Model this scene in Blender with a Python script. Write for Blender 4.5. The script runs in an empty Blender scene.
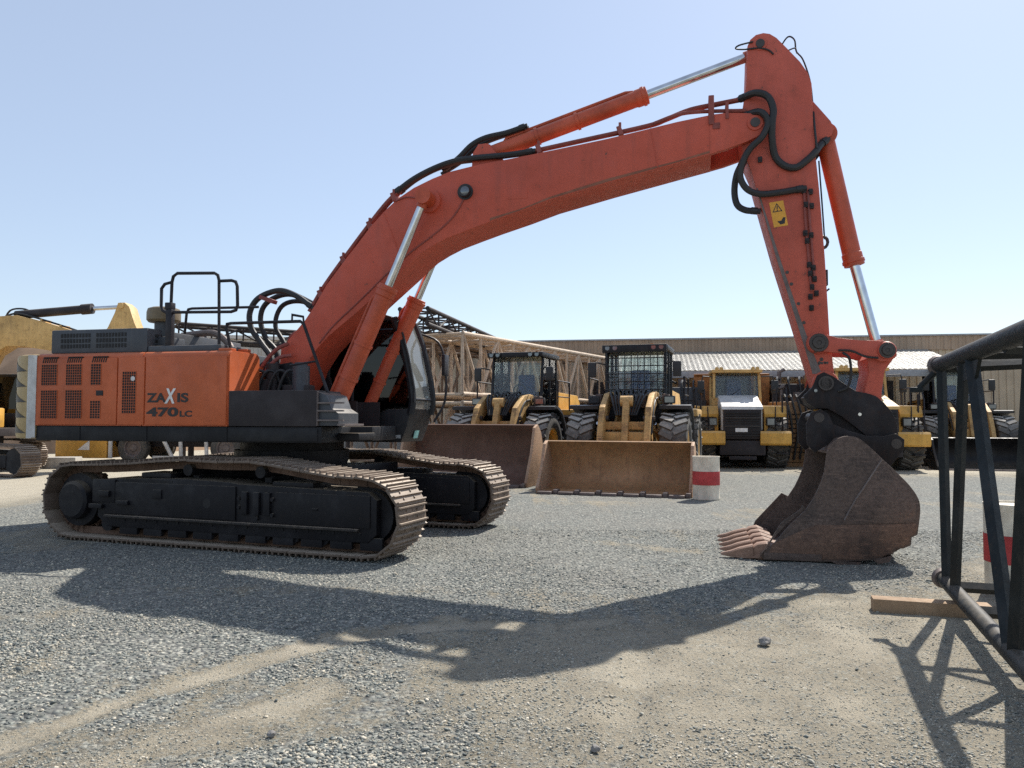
import bpy, bmesh, math, random
import numpy as np
from mathutils import Vector, Matrix, noise

R = math.radians
random.seed(7)
SC = bpy.context.scene
COL = SC.collection

# ------------------------------------------------------------------ materials
def nmat(name):
    m = bpy.data.materials.new(name)
    m.use_nodes = True
    nt = m.node_tree
    b = nt.nodes['Principled BSDF']
    return m, nt, b

def nd(nt, t, **kw):
    n = nt.nodes.new(t)
    for k, v in kw.items():
        if k in n.inputs:
            n.inputs[k].default_value = v
        else:
            setattr(n, k, v)
    return n

def ramp(nt, fac, stops):
    r = nt.nodes.new('ShaderNodeValToRGB')
    el = r.color_ramp.elements
    while len(el) < len(stops):
        el.new(0.5)
    for e, (p, c) in zip(el, stops):
        e.position = p
        e.color = (c, c, c, 1) if isinstance(c, (int, float)) else (*c, 1)
    nt.links.new(fac, r.inputs[0])
    return r.outputs[0]

def mixc(nt, fac, a, b, mode='MIX'):
    m = nt.nodes.new('ShaderNodeMix')
    m.data_type = 'RGBA'
    m.blend_type = mode
    for sock, v in ((m.inputs[0], fac), (m.inputs[6], a), (m.inputs[7], b)):
        if isinstance(v, (int, float)):
            sock.default_value = v
        elif isinstance(v, tuple):
            sock.default_value = (*v, 1)
        else:
            nt.links.new(v, sock)
    return m.outputs[2]

def coords(nt, scale=(1, 1, 1)):
    tc = nt.nodes.new('ShaderNodeTexCoord')
    mp = nt.nodes.new('ShaderNodeMapping')
    mp.inputs['Scale'].default_value = scale
    nt.links.new(tc.outputs['Object'], mp.inputs['Vector'])
    return mp.outputs[0]

def nz(nt, vec, scale, detail=5, rough=0.6):
    n = nd(nt, 'ShaderNodeTexNoise', Scale=scale, Detail=detail, Roughness=rough)
    nt.links.new(vec, n.inputs['Vector'])
    return n.outputs['Fac']

def paint(name, col, dirt=(0.2, 0.15, 0.1), chip=None, dirt_amt=0.5, chip_amt=0.0, rough=0.5,
          metal=0.0, scale=1.5, streak=0.3, bump=0.15, topdust=0.0, dust=(0.4, 0.33, 0.24), spec=0.5, var=1.0):
    """weathered paint: faded patches, vertical streaks, chips, dust lying on level faces"""
    m, nt, b = nmat(name)
    v = coords(nt)
    n1 = nz(nt, v, scale, 6)
    fade = tuple(min(1, c * (1 + 0.25 * var) + 0.015 * var) for c in col)
    dark = tuple(c * (1 - 0.28 * var) for c in col)
    c = ramp(nt, n1, [(0.3, dark), (0.5, col), (0.72, fade)])
    vs = coords(nt, (6, 6, 0.5))
    st = ramp(nt, nz(nt, vs, scale * 1.6, 4), [(0.5, 0.0), (0.75, 1.0)])
    sm = nd(nt, 'ShaderNodeMath', operation='MULTIPLY')
    nt.links.new(st, sm.inputs[0]); sm.inputs[1].default_value = streak
    c = mixc(nt, sm.outputs[0], c, dirt)
    n2 = nz(nt, v, scale * 4.5, 8, 0.7)
    d = ramp(nt, n2, [(0.52, 0.0), (0.8, dirt_amt)])
    c = mixc(nt, d, c, dirt)
    if chip:
        n3 = nz(nt, v, scale * 9, 6, 0.75)
        ch = ramp(nt, n3, [(0.66 - 0.2 * chip_amt, 0.0), (0.70 - 0.2 * chip_amt, 1.0)])
        c = mixc(nt, ch, c, chip)
    if topdust > 0:
        g = nt.nodes.new('ShaderNodeNewGeometry')
        sx = nt.nodes.new('ShaderNodeSeparateXYZ')
        nt.links.new(g.outputs['Normal'], sx.inputs[0])
        up = ramp(nt, sx.outputs[2], [(0.35, 0.0), (0.95, topdust)])
        mm = nd(nt, 'ShaderNodeMath', operation='MULTIPLY')
        nt.links.new(up, mm.inputs[0])
        nt.links.new(ramp(nt, n2, [(0.3, 0.4), (0.6, 1.0)]), mm.inputs[1])
        c = mixc(nt, mm.outputs[0], c, dust)
    nt.links.new(c, b.inputs['Base Color'])
    b.inputs['Metallic'].default_value = metal
    b.inputs['Specular IOR Level'].default_value = 0.28 if max(col) < 0.04 else spec
    rr = ramp(nt, n2, [(0.3, max(0.03, rough - 0.12)), (0.75, min(1, rough + 0.2))])
    nt.links.new(rr, b.inputs['Roughness'])
    if bump:
        bp = nd(nt, 'ShaderNodeBump', Strength=bump, Distance=0.01)
        nt.links.new(n2, bp.inputs['Height'])
        nt.links.new(bp.outputs[0], b.inputs['Normal'])
    return m

def plain(name, col, rough=0.5, metal=0.0):
    m, nt, b = nmat(name)
    n = nz(nt, coords(nt), 6, 4)
    nt.links.new(ramp(nt, n, [(0.35, tuple(c * 0.85 for c in col)), (0.65, tuple(min(1, c * 1.1) for c in col))]), b.inputs['Base Color'])
    b.inputs['Roughness'].default_value = rough
    b.inputs['Metallic'].default_value = metal
    return m

def glass(name, tint=(0.8, 0.86, 0.86), dust=0.0, ior=1.5):
    m, nt, b = nmat(name)
    nt.nodes.remove(b)
    tr = nd(nt, 'ShaderNodeBsdfTransparent'); tr.inputs[0].default_value = (*tint, 1)
    gl = nd(nt, 'ShaderNodeBsdfGlossy'); gl.inputs['Roughness'].default_value = 0.04
    fr = nd(nt, 'ShaderNodeFresnel', IOR=ior)
    mx = nt.nodes.new('ShaderNodeMixShader')
    nt.links.new(fr.outputs[0], mx.inputs[0]); nt.links.new(tr.outputs[0], mx.inputs[1]); nt.links.new(gl.outputs[0], mx.inputs[2])
    out = mx.outputs[0]
    if dust:  # pale diffuse layer standing in for light on the pane
        df = nd(nt, 'ShaderNodeBsdfTranslucent'); df.inputs[0].default_value = (0.62, 0.62, 0.58, 1)
        d2 = nd(nt, 'ShaderNodeBsdfDiffuse'); d2.inputs[0].default_value = (0.55, 0.55, 0.52, 1)
        m0 = nt.nodes.new('ShaderNodeMixShader'); m0.inputs[0].default_value = 0.5
        nt.links.new(df.outputs[0], m0.inputs[1]); nt.links.new(d2.outputs[0], m0.inputs[2])
        m2 = nt.nodes.new('ShaderNodeMixShader')
        n = nz(nt, coords(nt), 2.0, 5)
        nt.links.new(ramp(nt, n, [(0.3, dust * 0.85), (0.7, dust * 1.15)]), m2.inputs[0])
        nt.links.new(out, m2.inputs[1]); nt.links.new(m0.outputs[0], m2.inputs[2])
        out = m2.outputs[0]
    nt.links.new(out, nt.nodes['Material Output'].inputs['Surface'])
    return m

M = {}
M['orange'] = paint('orange_panel_paint', (0.51, 0.103, 0.025), dirt=(0.25, 0.06, 0.03), dirt_amt=0.3, rough=0.5, streak=0.15, bump=0.03, topdust=0.25, scale=1.0)
M['boom'] = paint('faded_orange_boom_paint', (0.52, 0.084, 0.042), var=0.5, dirt=(0.2, 0.06, 0.04), chip=(0.1, 0.06, 0.045), dirt_amt=0.22, chip_amt=0.06, rough=0.55, streak=0.3, bump=0.06, topdust=0.35, scale=0.9)
M['arm'] = paint('faded_orange_arm_paint', (0.50, 0.09, 0.052), var=0.6, dirt=(0.17, 0.06, 0.045), chip=(0.09, 0.06, 0.05), dirt_amt=0.45, chip_amt=0.12, rough=0.58, streak=0.25, bump=0.08, topdust=0.3, scale=1.1)
M['cyl'] = paint('orange_cylinder_paint', (0.50, 0.082, 0.03), dirt=(0.2, 0.05, 0.03), chip=(0.1, 0.06, 0.045), dirt_amt=0.35, chip_amt=0.05, rough=0.45, streak=0.12, bump=0.05, topdust=0.25, scale=2)
M['pipe'] = paint('oxide_red_pipe_paint', (0.26, 0.06, 0.045), dirt=(0.12, 0.05, 0.04), dirt_amt=0.4, rough=0.6, scale=3)
M['worn'] = paint('bare_worn_steel', (0.16, 0.13, 0.12), dirt=(0.10, 0.06, 0.04), dirt_amt=0.6, rough=0.6, metal=0.3, scale=3)
M['black'] = paint('satin_black_paint', (0.009, 0.009, 0.011), dirt=(0.035, 0.03, 0.026), dirt_amt=0.3, rough=0.5, streak=0.1, bump=0.05, topdust=0.22)
M['grey'] = paint('dark_grey_paint', (0.032, 0.026, 0.027), dirt=(0.06, 0.045, 0.04), dirt_amt=0.3, rough=0.6, streak=0.1, bump=0.03, topdust=0.25)
M['deck'] = paint('blue_grey_steel_deck', (0.05, 0.055, 0.065), dirt=(0.09, 0.08, 0.07), dirt_amt=0.4, rough=0.5, topdust=0.3)
M['frame'] = paint('black_track_frame_paint', (0.008, 0.0075, 0.010), dirt=(0.04, 0.03, 0.024), dirt_amt=0.45, rough=0.55, streak=0.1, bump=0.1, topdust=0.5, scale=2.5)
M['ledge'] = paint('dusty_black_steel', (0.03, 0.027, 0.025), dirt=(0.16, 0.12, 0.09), dirt_amt=0.8, rough=0.7, topdust=1.0, dust=(0.34, 0.27, 0.2), scale=3)
M['shoe'] = paint('dusty_track_steel', (0.165, 0.12, 0.088), dirt=(0.055, 0.034, 0.025), chip=(0.42, 0.37, 0.31), chip_amt=0.16, dirt_amt=0.9, rough=0.6, metal=0.1, streak=0.3, bump=0.2, scale=3, topdust=0.9, dust=(0.48, 0.4, 0.31))
M['chain'] = paint('rusty_track_chain', (0.12, 0.066, 0.04), dirt=(0.04, 0.026, 0.02), dirt_amt=0.6, rough=0.75, scale=5)
M['rust'] = paint('rusty_bucket_steel', (0.165, 0.088, 0.058), dirt=(0.075, 0.045, 0.034), chip=(0.27, 0.115, 0.055), chip_amt=0.45, dirt_amt=0.7, rough=0.7, metal=0.15, streak=0.35, bump=0.3, scale=1.8)
M['rustpatch'] = paint('grey_brown_wear_plate', (0.135, 0.092, 0.07), dirt=(0.065, 0.045, 0.037), chip=(0.24, 0.16, 0.12), chip_amt=0.15, dirt_amt=0.7, rough=0.7, metal=0.15, bump=0.3, scale=2.4)
M['tooth'] = paint('rust_brown_teeth', (0.27, 0.16, 0.11), dirt=(0.10, 0.05, 0.035), chip=(0.5, 0.38, 0.3), chip_amt=0.2, dirt_amt=0.9, rough=0.7, scale=5, bump=0.25)
M['hitch'] = paint('dark_quick_hitch_paint', (0.016, 0.013, 0.014), dirt=(0.06, 0.032, 0.022), dirt_amt=0.7, rough=0.6, scale=2.4, bump=0.2, topdust=0.3)
def rust_mat(name, dark, mid, orange, scale=1.6):
    m, nt, b = nmat(name)
    v = coords(nt)
    n1 = nz(nt, v, scale, 9, 0.65)
    c = ramp(nt, n1, [(0.32, dark), (0.5, mid), (0.62, mid), (0.74, orange)])
    sc = nz(nt, coords(nt, (2, 2, 22)), 2.2, 6, 0.7)
    c = mixc(nt, ramp(nt, sc, [(0.54, 0.0), (0.68, 0.7)]), c, tuple(x * 1.9 for x in mid))
    n2 = nz(nt, v, scale * 14, 6, 0.75)
    c = mixc(nt, ramp(nt, n2, [(0.45, 0.0), (0.72, 0.6)]), c, tuple(x * 0.45 for x in dark))
    nt.links.new(c, b.inputs['Base Color'])
    b.inputs['Metallic'].default_value = 0.1
    nt.links.new(ramp(nt, n2, [(0.3, 0.5), (0.7, 0.85)]), b.inputs['Roughness'])
    bp = nd(nt, 'ShaderNodeBump', Strength=0.35, Distance=0.015)
    ad = nd(nt, 'ShaderNodeMath', operation='ADD'); nt.links.new(n2, ad.inputs[0]); nt.links.new(n1, ad.inputs[1])
    nt.links.new(ad.outputs[0], bp.inputs['Height']); nt.links.new(bp.outputs[0], b.inputs['Normal'])
    return m
M['rust'] = rust_mat('rusty_bucket_steel', (0.045, 0.034, 0.03), (0.12, 0.082, 0.064), (0.25, 0.13, 0.078), 2.1)
M['rust_low'] = rust_mat('orange_rust_steel', (0.07, 0.045, 0.035), (0.17, 0.098, 0.065), (0.29, 0.145, 0.08), 2.4)
M['armtan'] = rust_mat('grimy_tan_arm_paint', (0.2, 0.115, 0.055), (0.52, 0.32, 0.12), (0.66, 0.46, 0.22), 2.2)
M['rustpatch'] = rust_mat('grey_brown_wear_plate', (0.06, 0.045, 0.04), (0.14, 0.095, 0.075), (0.24, 0.135, 0.085), 2.4)
M['bucket_c'] = rust_mat('ochre_loader_bucket', (0.19, 0.11, 0.06), (0.40, 0.225, 0.09), (0.52, 0.31, 0.12), 1.1)
M['bucket_b'] = rust_mat('brown_loader_bucket', (0.09, 0.058, 0.048), (0.145, 0.09, 0.07), (0.21, 0.125, 0.085), 1.1)
M['sideplate'] = rust_mat('worn_sunlit_bucket_side', (0.28, 0.17, 0.11), (0.42, 0.27, 0.17), (0.5, 0.3, 0.18), 2.0)  # worn steel, lightened to paint in sun on the side plates
M['chrome'] = plain('chromed_rod', (0.62, 0.63, 0.64), 0.12, 1.0)
M['hose'] = plain('black_rubber_hose', (0.02, 0.02, 0.021), 0.55)
M['mesh'] = plain('black_grille_mesh', (0.012, 0.011, 0.011), 0.7)
M['pin'] = plain('dark_steel_pin', (0.07, 0.06, 0.055), 0.5, 0.5)
M['rail'] = paint('charcoal_handrail_paint', (0.016, 0.014, 0.018), dirt=(0.08, 0.06, 0.05), dirt_amt=0.3, rough=0.45, scale=4)
M['khaki'] = paint('khaki_precleaner_plastic', (0.20, 0.145, 0.075), dirt=(0.09, 0.07, 0.05), dirt_amt=0.4, rough=0.5)
M['glass'] = glass('cab_glass')
M['glass_d'] = glass('dark_cab_glass', (0.14, 0.16, 0.18))
M['glass_w'] = glass('sky_pale_windscreen_glass', (0.6, 0.66, 0.66), 0.3, 2.0)  # pale layer paints in the bright sky mirrored by the screen
M['glass_l'] = glass('lightly_pale_glass', (0.9, 0.95, 0.95), 0.12)  # pale layer brightens the panes, light put into the glass colour
M['lamp'] = plain('lamp_glass', (0.16, 0.17, 0.18), 0.1, 0.7)
M['white'] = paint('dusty_white_paint', (0.58, 0.56, 0.53), dirt=(0.33, 0.27, 0.2), dirt_amt=0.6, rough=0.55, scale=3)
M['yellow_sign'] = plain('warning_yellow', (0.72, 0.34, 0.03), 0.45)
M['hazard_yellow'] = plain('hazard_yellow', (0.40, 0.28, 0.12), 0.5)
M['decal_black'] = plain('decal_black', (0.02, 0.016, 0.016), 0.5)
M['decal_white'] = plain('decal_white', (0.75, 0.72, 0.68), 0.5)
M['teal'] = plain('decal_teal', (0.2, 0.42, 0.40), 0.5)
M['yellow'] = paint('machine_yellow_paint', (0.64, 0.34, 0.055), dirt=(0.2, 0.12, 0.06), chip=(0.1, 0.07, 0.05), chip_amt=0.05, dirt_amt=0.5, rough=0.5, streak=0.3, bump=0.05, topdust=0.5, scale=1.6)
M['tan'] = paint('dusty_tan_paint', (0.62, 0.38, 0.13), dirt=(0.2, 0.115, 0.06), chip=(0.12, 0.07, 0.04), chip_amt=0.12, dirt_amt=0.8, rough=0.6, topdust=0.4, scale=1.6)
M['tanrust'] = paint('tan_lattice_paint', (0.56, 0.43, 0.31), dirt=(0.16, 0.10, 0.07), dirt_amt=0.6, rough=0.7, scale=3, topdust=0.3)
M['rubber'] = paint('dusty_tyre_rubber', (0.065, 0.06, 0.054), dirt=(0.26, 0.23, 0.19), dirt_amt=0.7, rough=0.85, scale=3, streak=0.1, topdust=1.0, dust=(0.5, 0.46, 0.4))
M['bucket_b'] = paint('brown_loader_bucket', (0.15, 0.085, 0.06), dirt=(0.07, 0.042, 0.035), chip=(0.25, 0.14, 0.085), chip_amt=0.25, dirt_amt=0.7, rough=0.65, metal=0.15, streak=0.4, bump=0.2, scale=1.3)
M['bucket_c'] = paint('ochre_loader_bucket', (0.36, 0.205, 0.095), dirt=(0.13, 0.08, 0.055), chip=(0.46, 0.28, 0.14), chip_amt=0.22, dirt_amt=0.75, rough=0.6, metal=0.1, streak=0.45, bump=0.15, scale=1.2)
M['cabblack'] = paint('black_cab_paint', (0.011, 0.012, 0.015), dirt=(0.06, 0.055, 0.05), dirt_amt=0.25, rough=0.4, topdust=0.5)
M['fender'] = plain('black_fender_plastic', (0.022, 0.024, 0.03), 0.45)
M['cabin'] = plain('cab_interior_trim', (0.05, 0.05, 0.055), 0.7)
M['bluecloth'] = plain('blue_seat_cloth', (0.05, 0.09, 0.22), 0.8)
M['bedorange'] = paint('orange_dump_body_paint', (0.36, 0.14, 0.035), dirt=(0.1, 0.055, 0.035), dirt_amt=0.9, rough=0.6, streak=0.4)
M['wall'] = paint('tan_steel_cladding', (0.54, 0.43, 0.30), dirt=(0.3, 0.22, 0.15), dirt_amt=0.3, rough=0.6, streak=0.15, bump=0.0, scale=0.3)
M['fascia'] = paint('brown_roof_fascia', (0.40, 0.29, 0.20), dirt=(0.22, 0.15, 0.1), dirt_amt=0.3, rough=0.6, bump=0.0, scale=0.3)
M['block'] = paint('grey_block_wall', (0.30, 0.28, 0.25), dirt=(0.2, 0.18, 0.15), dirt_amt=0.4, rough=0.9, scale=0.8)
M['sheet'] = paint('pale_roof_sheeting', (0.50, 0.48, 0.43), dirt=(0.5, 0.45, 0.38), dirt_amt=0.3, rough=0.45, metal=0.0, bump=0.0, scale=0.5)
M['gutter'] = plain('grey_gutter', (0.33, 0.34, 0.35), 0.5)
M['concrete'] = paint('concrete', (0.40, 0.37, 0.33), dirt=(0.25, 0.22, 0.18), dirt_amt=0.5, rough=0.9, scale=3)
M['cream'] = paint('cream_barrel_paint', (0.68, 0.61, 0.49), dirt=(0.33, 0.26, 0.18), dirt_amt=0.5, rough=0.7, scale=4)
M['red'] = paint('red_barrel_band', (0.45, 0.04, 0.04), dirt=(0.3, 0.1, 0.07), dirt_amt=0.4, rough=0.65, scale=4)
M['teal_steel'] = paint('dark_blue_green_steel', (0.007, 0.012, 0.015), dirt=(0.07, 0.055, 0.045), chip=(0.11, 0.065, 0.045), chip_amt=0.05, dirt_amt=0.45, rough=0.55, streak=0.2, scale=3, topdust=0.2)
M['timber'] = paint('weathered_timber', (0.30, 0.20, 0.12), dirt=(0.16, 0.1, 0.06), dirt_amt=0.6, rough=0.85, scale=4, bump=0.3)
M['rock'] = paint('grey_rock', (0.2, 0.19, 0.18), dirt=(0.1, 0.09, 0.08), dirt_amt=0.6, rough=0.9, scale=9, bump=0.6)
M['tandark'] = paint('brown_and_shaded_tan_paint', (0.22, 0.145, 0.095), dirt=(0.1, 0.06, 0.04), dirt_amt=0.6, rough=0.75, scale=3, topdust=0.3)  # shade put into the tan colour for the rear sections; plain brown elsewhere
M['mound'] = paint('brown_earth', (0.28, 0.18, 0.11), dirt=(0.18, 0.12, 0.08), dirt_amt=0.5, rough=0.95, scale=0.6)

# ------------------------------------------------------------------ mesh helpers
def catmull(pts, n=6):
    pts = [Vector(p) for p in pts]
    out = []
    P = [pts[0] * 2 - pts[1]] + pts + [pts[-1] * 2 - pts[-2]]
    for i in range(1, len(P) - 2):
        a, b, c, d = P[i - 1:i + 3]
        for k in range(n):
            t = k / n
            out.append(0.5 * ((2 * b) + (c - a) * t + (2 * a - 5 * b + 4 * c - d) * t * t + (3 * b - a - 3 * c + d) * t ** 3))
    out.append(pts[-1])
    return out

class MB:
    def __init__(self):
        self.bm = bmesh.new()

    def box(self, x0, x1, y0, y1, z0, z1, bev=0.0, rot=None, at=None):
        c = Vector(((x0 + x1) / 2, (y0 + y1) / 2, (z0 + z1) / 2))
        Mx = Matrix.Translation(c)
        if rot is not None:
            Mx = Matrix.Translation(at if at else c) @ rot @ Matrix.Translation(c - Vector(at) if at else Vector())
        Mx = Mx @ Matrix.Diagonal((abs(x1 - x0), abs(y1 - y0), abs(z1 - z0), 1))
        r = bmesh.ops.create_cube(self.bm, size=1, matrix=Mx)
        if bev:
            es = list({e for v in r['verts'] for e in v.link_edges})
            bmesh.ops.bevel(self.bm, geom=es, offset=bev, segments=2, affect='EDGES', profile=0.6)
        return self

    def prism(self, prof, y0, y1, bev=0.0, seg=2):
        """outline in the x-z plane, extruded from y0 to y1"""
        bm = self.bm
        a = [bm.verts.new((x, y0, z)) for x, z in prof]
        b = [bm.verts.new((x, y1, z)) for x, z in prof]
        f1 = bm.faces.new(a); f2 = bm.faces.new(b[::-1])
        n = len(prof)
        sf = [bm.faces.new((a[i], b[i], b[(i + 1) % n], a[(i + 1) % n])) for i in range(n)]
        bmesh.ops.recalc_face_normals(bm, faces=[f1, f2] + sf)
        if bev:
            es = list(f1.edges) + list(f2.edges)
            bmesh.ops.bevel(bm, geom=es, offset=bev, segments=seg, affect='EDGES', profile=0.6)
        return self

    def plan(self, prof, z0, z1, bev=0.0):
        """outline in the x-y plane, extruded from z0 to z1"""
        bm = self.bm
        a = [bm.verts.new((x, y, z0)) for x, y in prof]
        b = [bm.verts.new((x, y, z1)) for x, y in prof]
        n = len(prof)
        fs = [bm.faces.new(a[::-1]), bm.faces.new(b)] + [bm.faces.new((a[i], a[(i + 1) % n], b[(i + 1) % n], b[i])) for i in range(n)]
        bmesh.ops.recalc_face_normals(bm, faces=fs)
        if bev:
            bmesh.ops.bevel(bm, geom=list(fs[0].edges) + list(fs[1].edges), offset=bev, segments=2, affect='EDGES', profile=0.6)
        return self

    def cyl(self, p0, p1, r0, r1=None, seg=20):
        p0, p1 = Vector(p0), Vector(p1)
        r1 = r0 if r1 is None else r1
        d = p1 - p0
        q = d.to_track_quat('Z', 'Y').to_matrix().to_4x4()
        bmesh.ops.create_cone(self.bm, cap_ends=True, cap_tris=False, segments=seg, radius1=r0, radius2=r1,
                              depth=d.length, matrix=Matrix.Translation((p0 + p1) / 2) @ q)
        return self

    def lathe(self, prof, p0, axis, seg=28, caps=True):
        """prof: (distance along axis, radius)"""
        axis = Vector(axis).normalized()
        q = axis.to_track_quat('Z', 'Y').to_matrix()
        bm = self.bm
        rings = []
        for t, r in prof:
            rings.append([bm.verts.new(Vector(p0) + q @ Vector((max(r, 1e-4) * math.cos(2 * math.pi * k / seg), max(r, 1e-4) * math.sin(2 * math.pi * k / seg), t))) for k in range(seg)])
        fs = []
        for a, b in zip(rings, rings[1:]):
            for k in range(seg):
                fs.append(bm.faces.new((a[k], a[(k + 1) % seg], b[(k + 1) % seg], b[k])))
        if caps:
            fs.append(bm.faces.new(rings[0][::-1])); fs.append(bm.faces.new(rings[-1]))
        bmesh.ops.recalc_face_normals(bm, faces=fs)
        return self

    def tube(self, pts, r, seg=8, smooth=0, closed=False):
        pts = catmull(pts, smooth) if smooth else [Vector(p) for p in pts]
        bm = self.bm
        n = len(pts)
        rings = []
        up = None
        for i, p in enumerate(pts):
            if closed:
                t = pts[(i + 1) % n] - pts[i - 1]
            else:
                t = pts[min(i + 1, n - 1)] - pts[max(i - 1, 0)]
            t = t.normalized()
            if up is None:
                up = t.orthogonal().normalized()
            else:
                up = (up - t * up.dot(t))
                up = up.normalized() if up.length > 1e-6 else t.orthogonal().normalized()
            w = t.cross(up)
            k_ = 1.0
            if 0 < i < n - 1:
                a1, a2 = (pts[i] - pts[i - 1]).normalized(), (pts[i + 1] - pts[i]).normalized()
                k_ = min(1.5, 1 / max(0.5, math.sqrt(max(0.0, (1 + a1.dot(a2)) / 2))))
            rings.append([bm.verts.new(p + (up * math.cos(2 * math.pi * k / seg) + w * math.sin(2 * math.pi * k / seg)) * r * (k_ if not smooth else 1)) for k in range(seg)])
        fs = []
        pr = list(zip(rings, rings[1:])) + ([(rings[-1], rings[0])] if closed else [])
        for a, b in pr:
            for k in range(seg):
                fs.append(bm.faces.new((a[k], a[(k + 1) % seg], b[(k + 1) % seg], b[k])))
        if not closed:
            fs.append(bm.faces.new(rings[0][::-1])); fs.append(bm.faces.new(rings[-1]))
        bmesh.ops.recalc_face_normals(bm, faces=fs)
        return self

    def quad(self, pts):
        self.bm.faces.new([self.bm.verts.new(p) for p in pts])
        return self

    def mesh(self, name, mat, angle=32):
        bm = self.bm
        for f in bm.faces:
            f.smooth = True
        for e in bm.edges:
            if len(e.link_faces) == 2 and e.calc_face_angle(0) > R(angle):
                e.smooth = False
        me = bpy.data.meshes.new(name)
        bm.to_mesh(me); bm.free()
        me.materials.append(mat)
        return me

    def build(self, name, mat, parent=None, angle=32):
        return link(name, self.mesh(name, mat, angle), parent)

class HB:
    """several hoses or pipes, each built as a part of its own; boxes and stubs become their clamps"""
    def __init__(self):
        self.runs, self.clamps = [], []
    def tube(self, *a, **k):
        m = MB().tube(*a, **k)
        pts, r = [Vector(p) for p in a[0]], a[1]
        if r >= 0.034:                            # crimped ferrules at both ends
            for p, q in ((pts[0], pts[1]), (pts[-1], pts[-2])):
                d = (q - p).normalized()
                m.cyl(p - d * 0.01, p + d * 0.07, r * 1.14, seg=10); m.cyl(p - d * 0.05, p - d * 0.01, r * 0.9, seg=6)
        self.runs.append(m); return self
    def box(self, *a, **k):
        self.clamps.append(MB().box(*a, **k)); return self
    def cyl(self, *a, **k):
        (self.clamps[-1] if self.clamps else self.runs[-1]).cyl(*a, **k); return self
    def build(self, name, mat, parent=None):
        for r in self.runs:
            r.build(name, mat, parent)
        for c in self.clamps:
            c.build('pipe_clamp', mat, parent)

def link(name, data, parent=None):
    o = bpy.data.objects.new(name, data)
    COL.objects.link(o)
    if parent is not None:
        o.parent = parent
    return o

def tag(o, label, cat, group=None, kind=None):
    if label: o['label'] = label
    if cat: o['category'] = cat
    if group: o['group'] = group
    if kind: o['kind'] = kind
    return o

def thing(name, label, cat, loc=(0, 0, 0), rz=0.0, group=None):
    o = link(name, None)
    o.empty_display_size = 0.3
    o.location = loc
    o.rotation_euler = (0, 0, rz)
    return tag(o, label, cat, group)

def structure(o):
    o['kind'] = 'structure'
    return o

def dup(o, parent):
    c = o.copy(); COL.objects.link(c); c.parent = parent
    return c

def smoothstep(a, b, x):
    t = min(1, max(0, (x - a) / (b - a)))
    return t * t * (3 - 2 * t)

# ------------------------------------------------------------------ ground
SAND_LINES = [  # (points, half width, strength): tyre tracks and bare sandy patches between the gravel
    ([(-3.6, 3.2), (-2.55, 4.1), (-2.3, 4.75), (-1.85, 5.3), (-1.35, 5.9), (-0.9, 6.25), (-0.25, 6.4)], 0.16, 0.95),
    ([(-2.2, 3.3), (-1.75, 4.0), (-1.2, 4.75)], 0.28, 0.8),
    ([(-0.5, 6.5), (0.2, 6.15), (0.9, 6.5)], 0.2, 0.75),
    ([(-0.45, 5.9), (-0.25, 5.0), (0.1, 4.4), (0.2, 3.0)], 0.32, 0.62),
    ([(0.3, 5.4), (0.9, 5.1), (1.7, 5.3), (2.6, 5.9), (3.4, 6.5)], 0.75, 0.85),
    ([(0.5, 4.5), (1.3, 4.4), (2.4, 4.5)], 0.7, 0.78),
    ([(0.9, 3.2), (2.2, 3.4), (3.6, 4.2)], 0.6, 0.6),
    ([(2.6, 6.8), (4.2, 7.2), (6.4, 9.4), (8.0, 12.0)], 0.9, 0.7),
    ([(3.2, 5.0), (4.4, 5.6)], 0.8, 0.65),
    ([(1.3, 10.6), (2.3, 9.9)], 0.25, 0.45),
    ([(-3.5, 7.6), (-1.0, 7.6), (1.2, 7.2)], 0.3, 0.35),
    ([(-5.2, 6.2), (-3.6, 6.7)], 0.22, 0.4),
]
def seg_dist(px, py, a, b):
    ax, ay = a; bx, by = b
    dx, dy = bx - ax, by - ay
    t = ((px - ax) * dx + (py - ay) * dy) / (dx * dx + dy * dy)
    t = np.clip(t, 0, 1)
    return np.hypot(px - ax - t * dx, py - ay - t * dy)

def vnoise(x, y, s, seed):
    """value noise on numpy arrays"""
    rng = np.random.RandomState(seed)
    T = rng.rand(256, 256)
    u, v = x * s, y * s
    iu, iv = np.floor(u).astype(int), np.floor(v).astype(int)
    fu, fv = u - iu, v - iv
    fu = fu * fu * (3 - 2 * fu); fv = fv * fv * (3 - 2 * fv)
    g = lambda a, b: T[a & 255, b & 255]
    return (g(iu, iv) * (1 - fu) + g(iu + 1, iv) * fu) * (1 - fv) + (g(iu, iv + 1) * (1 - fu) + g(iu + 1, iv + 1) * fu) * fv

def fbm(x, y, s, seed, octv=4):
    a, t, w = 1.0, 0.0, 0.0
    for k in range(octv):
        t = t + a * vnoise(x, y, s * 2 ** k, seed + k); w += a; a *= 0.55
    return t / w

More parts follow.
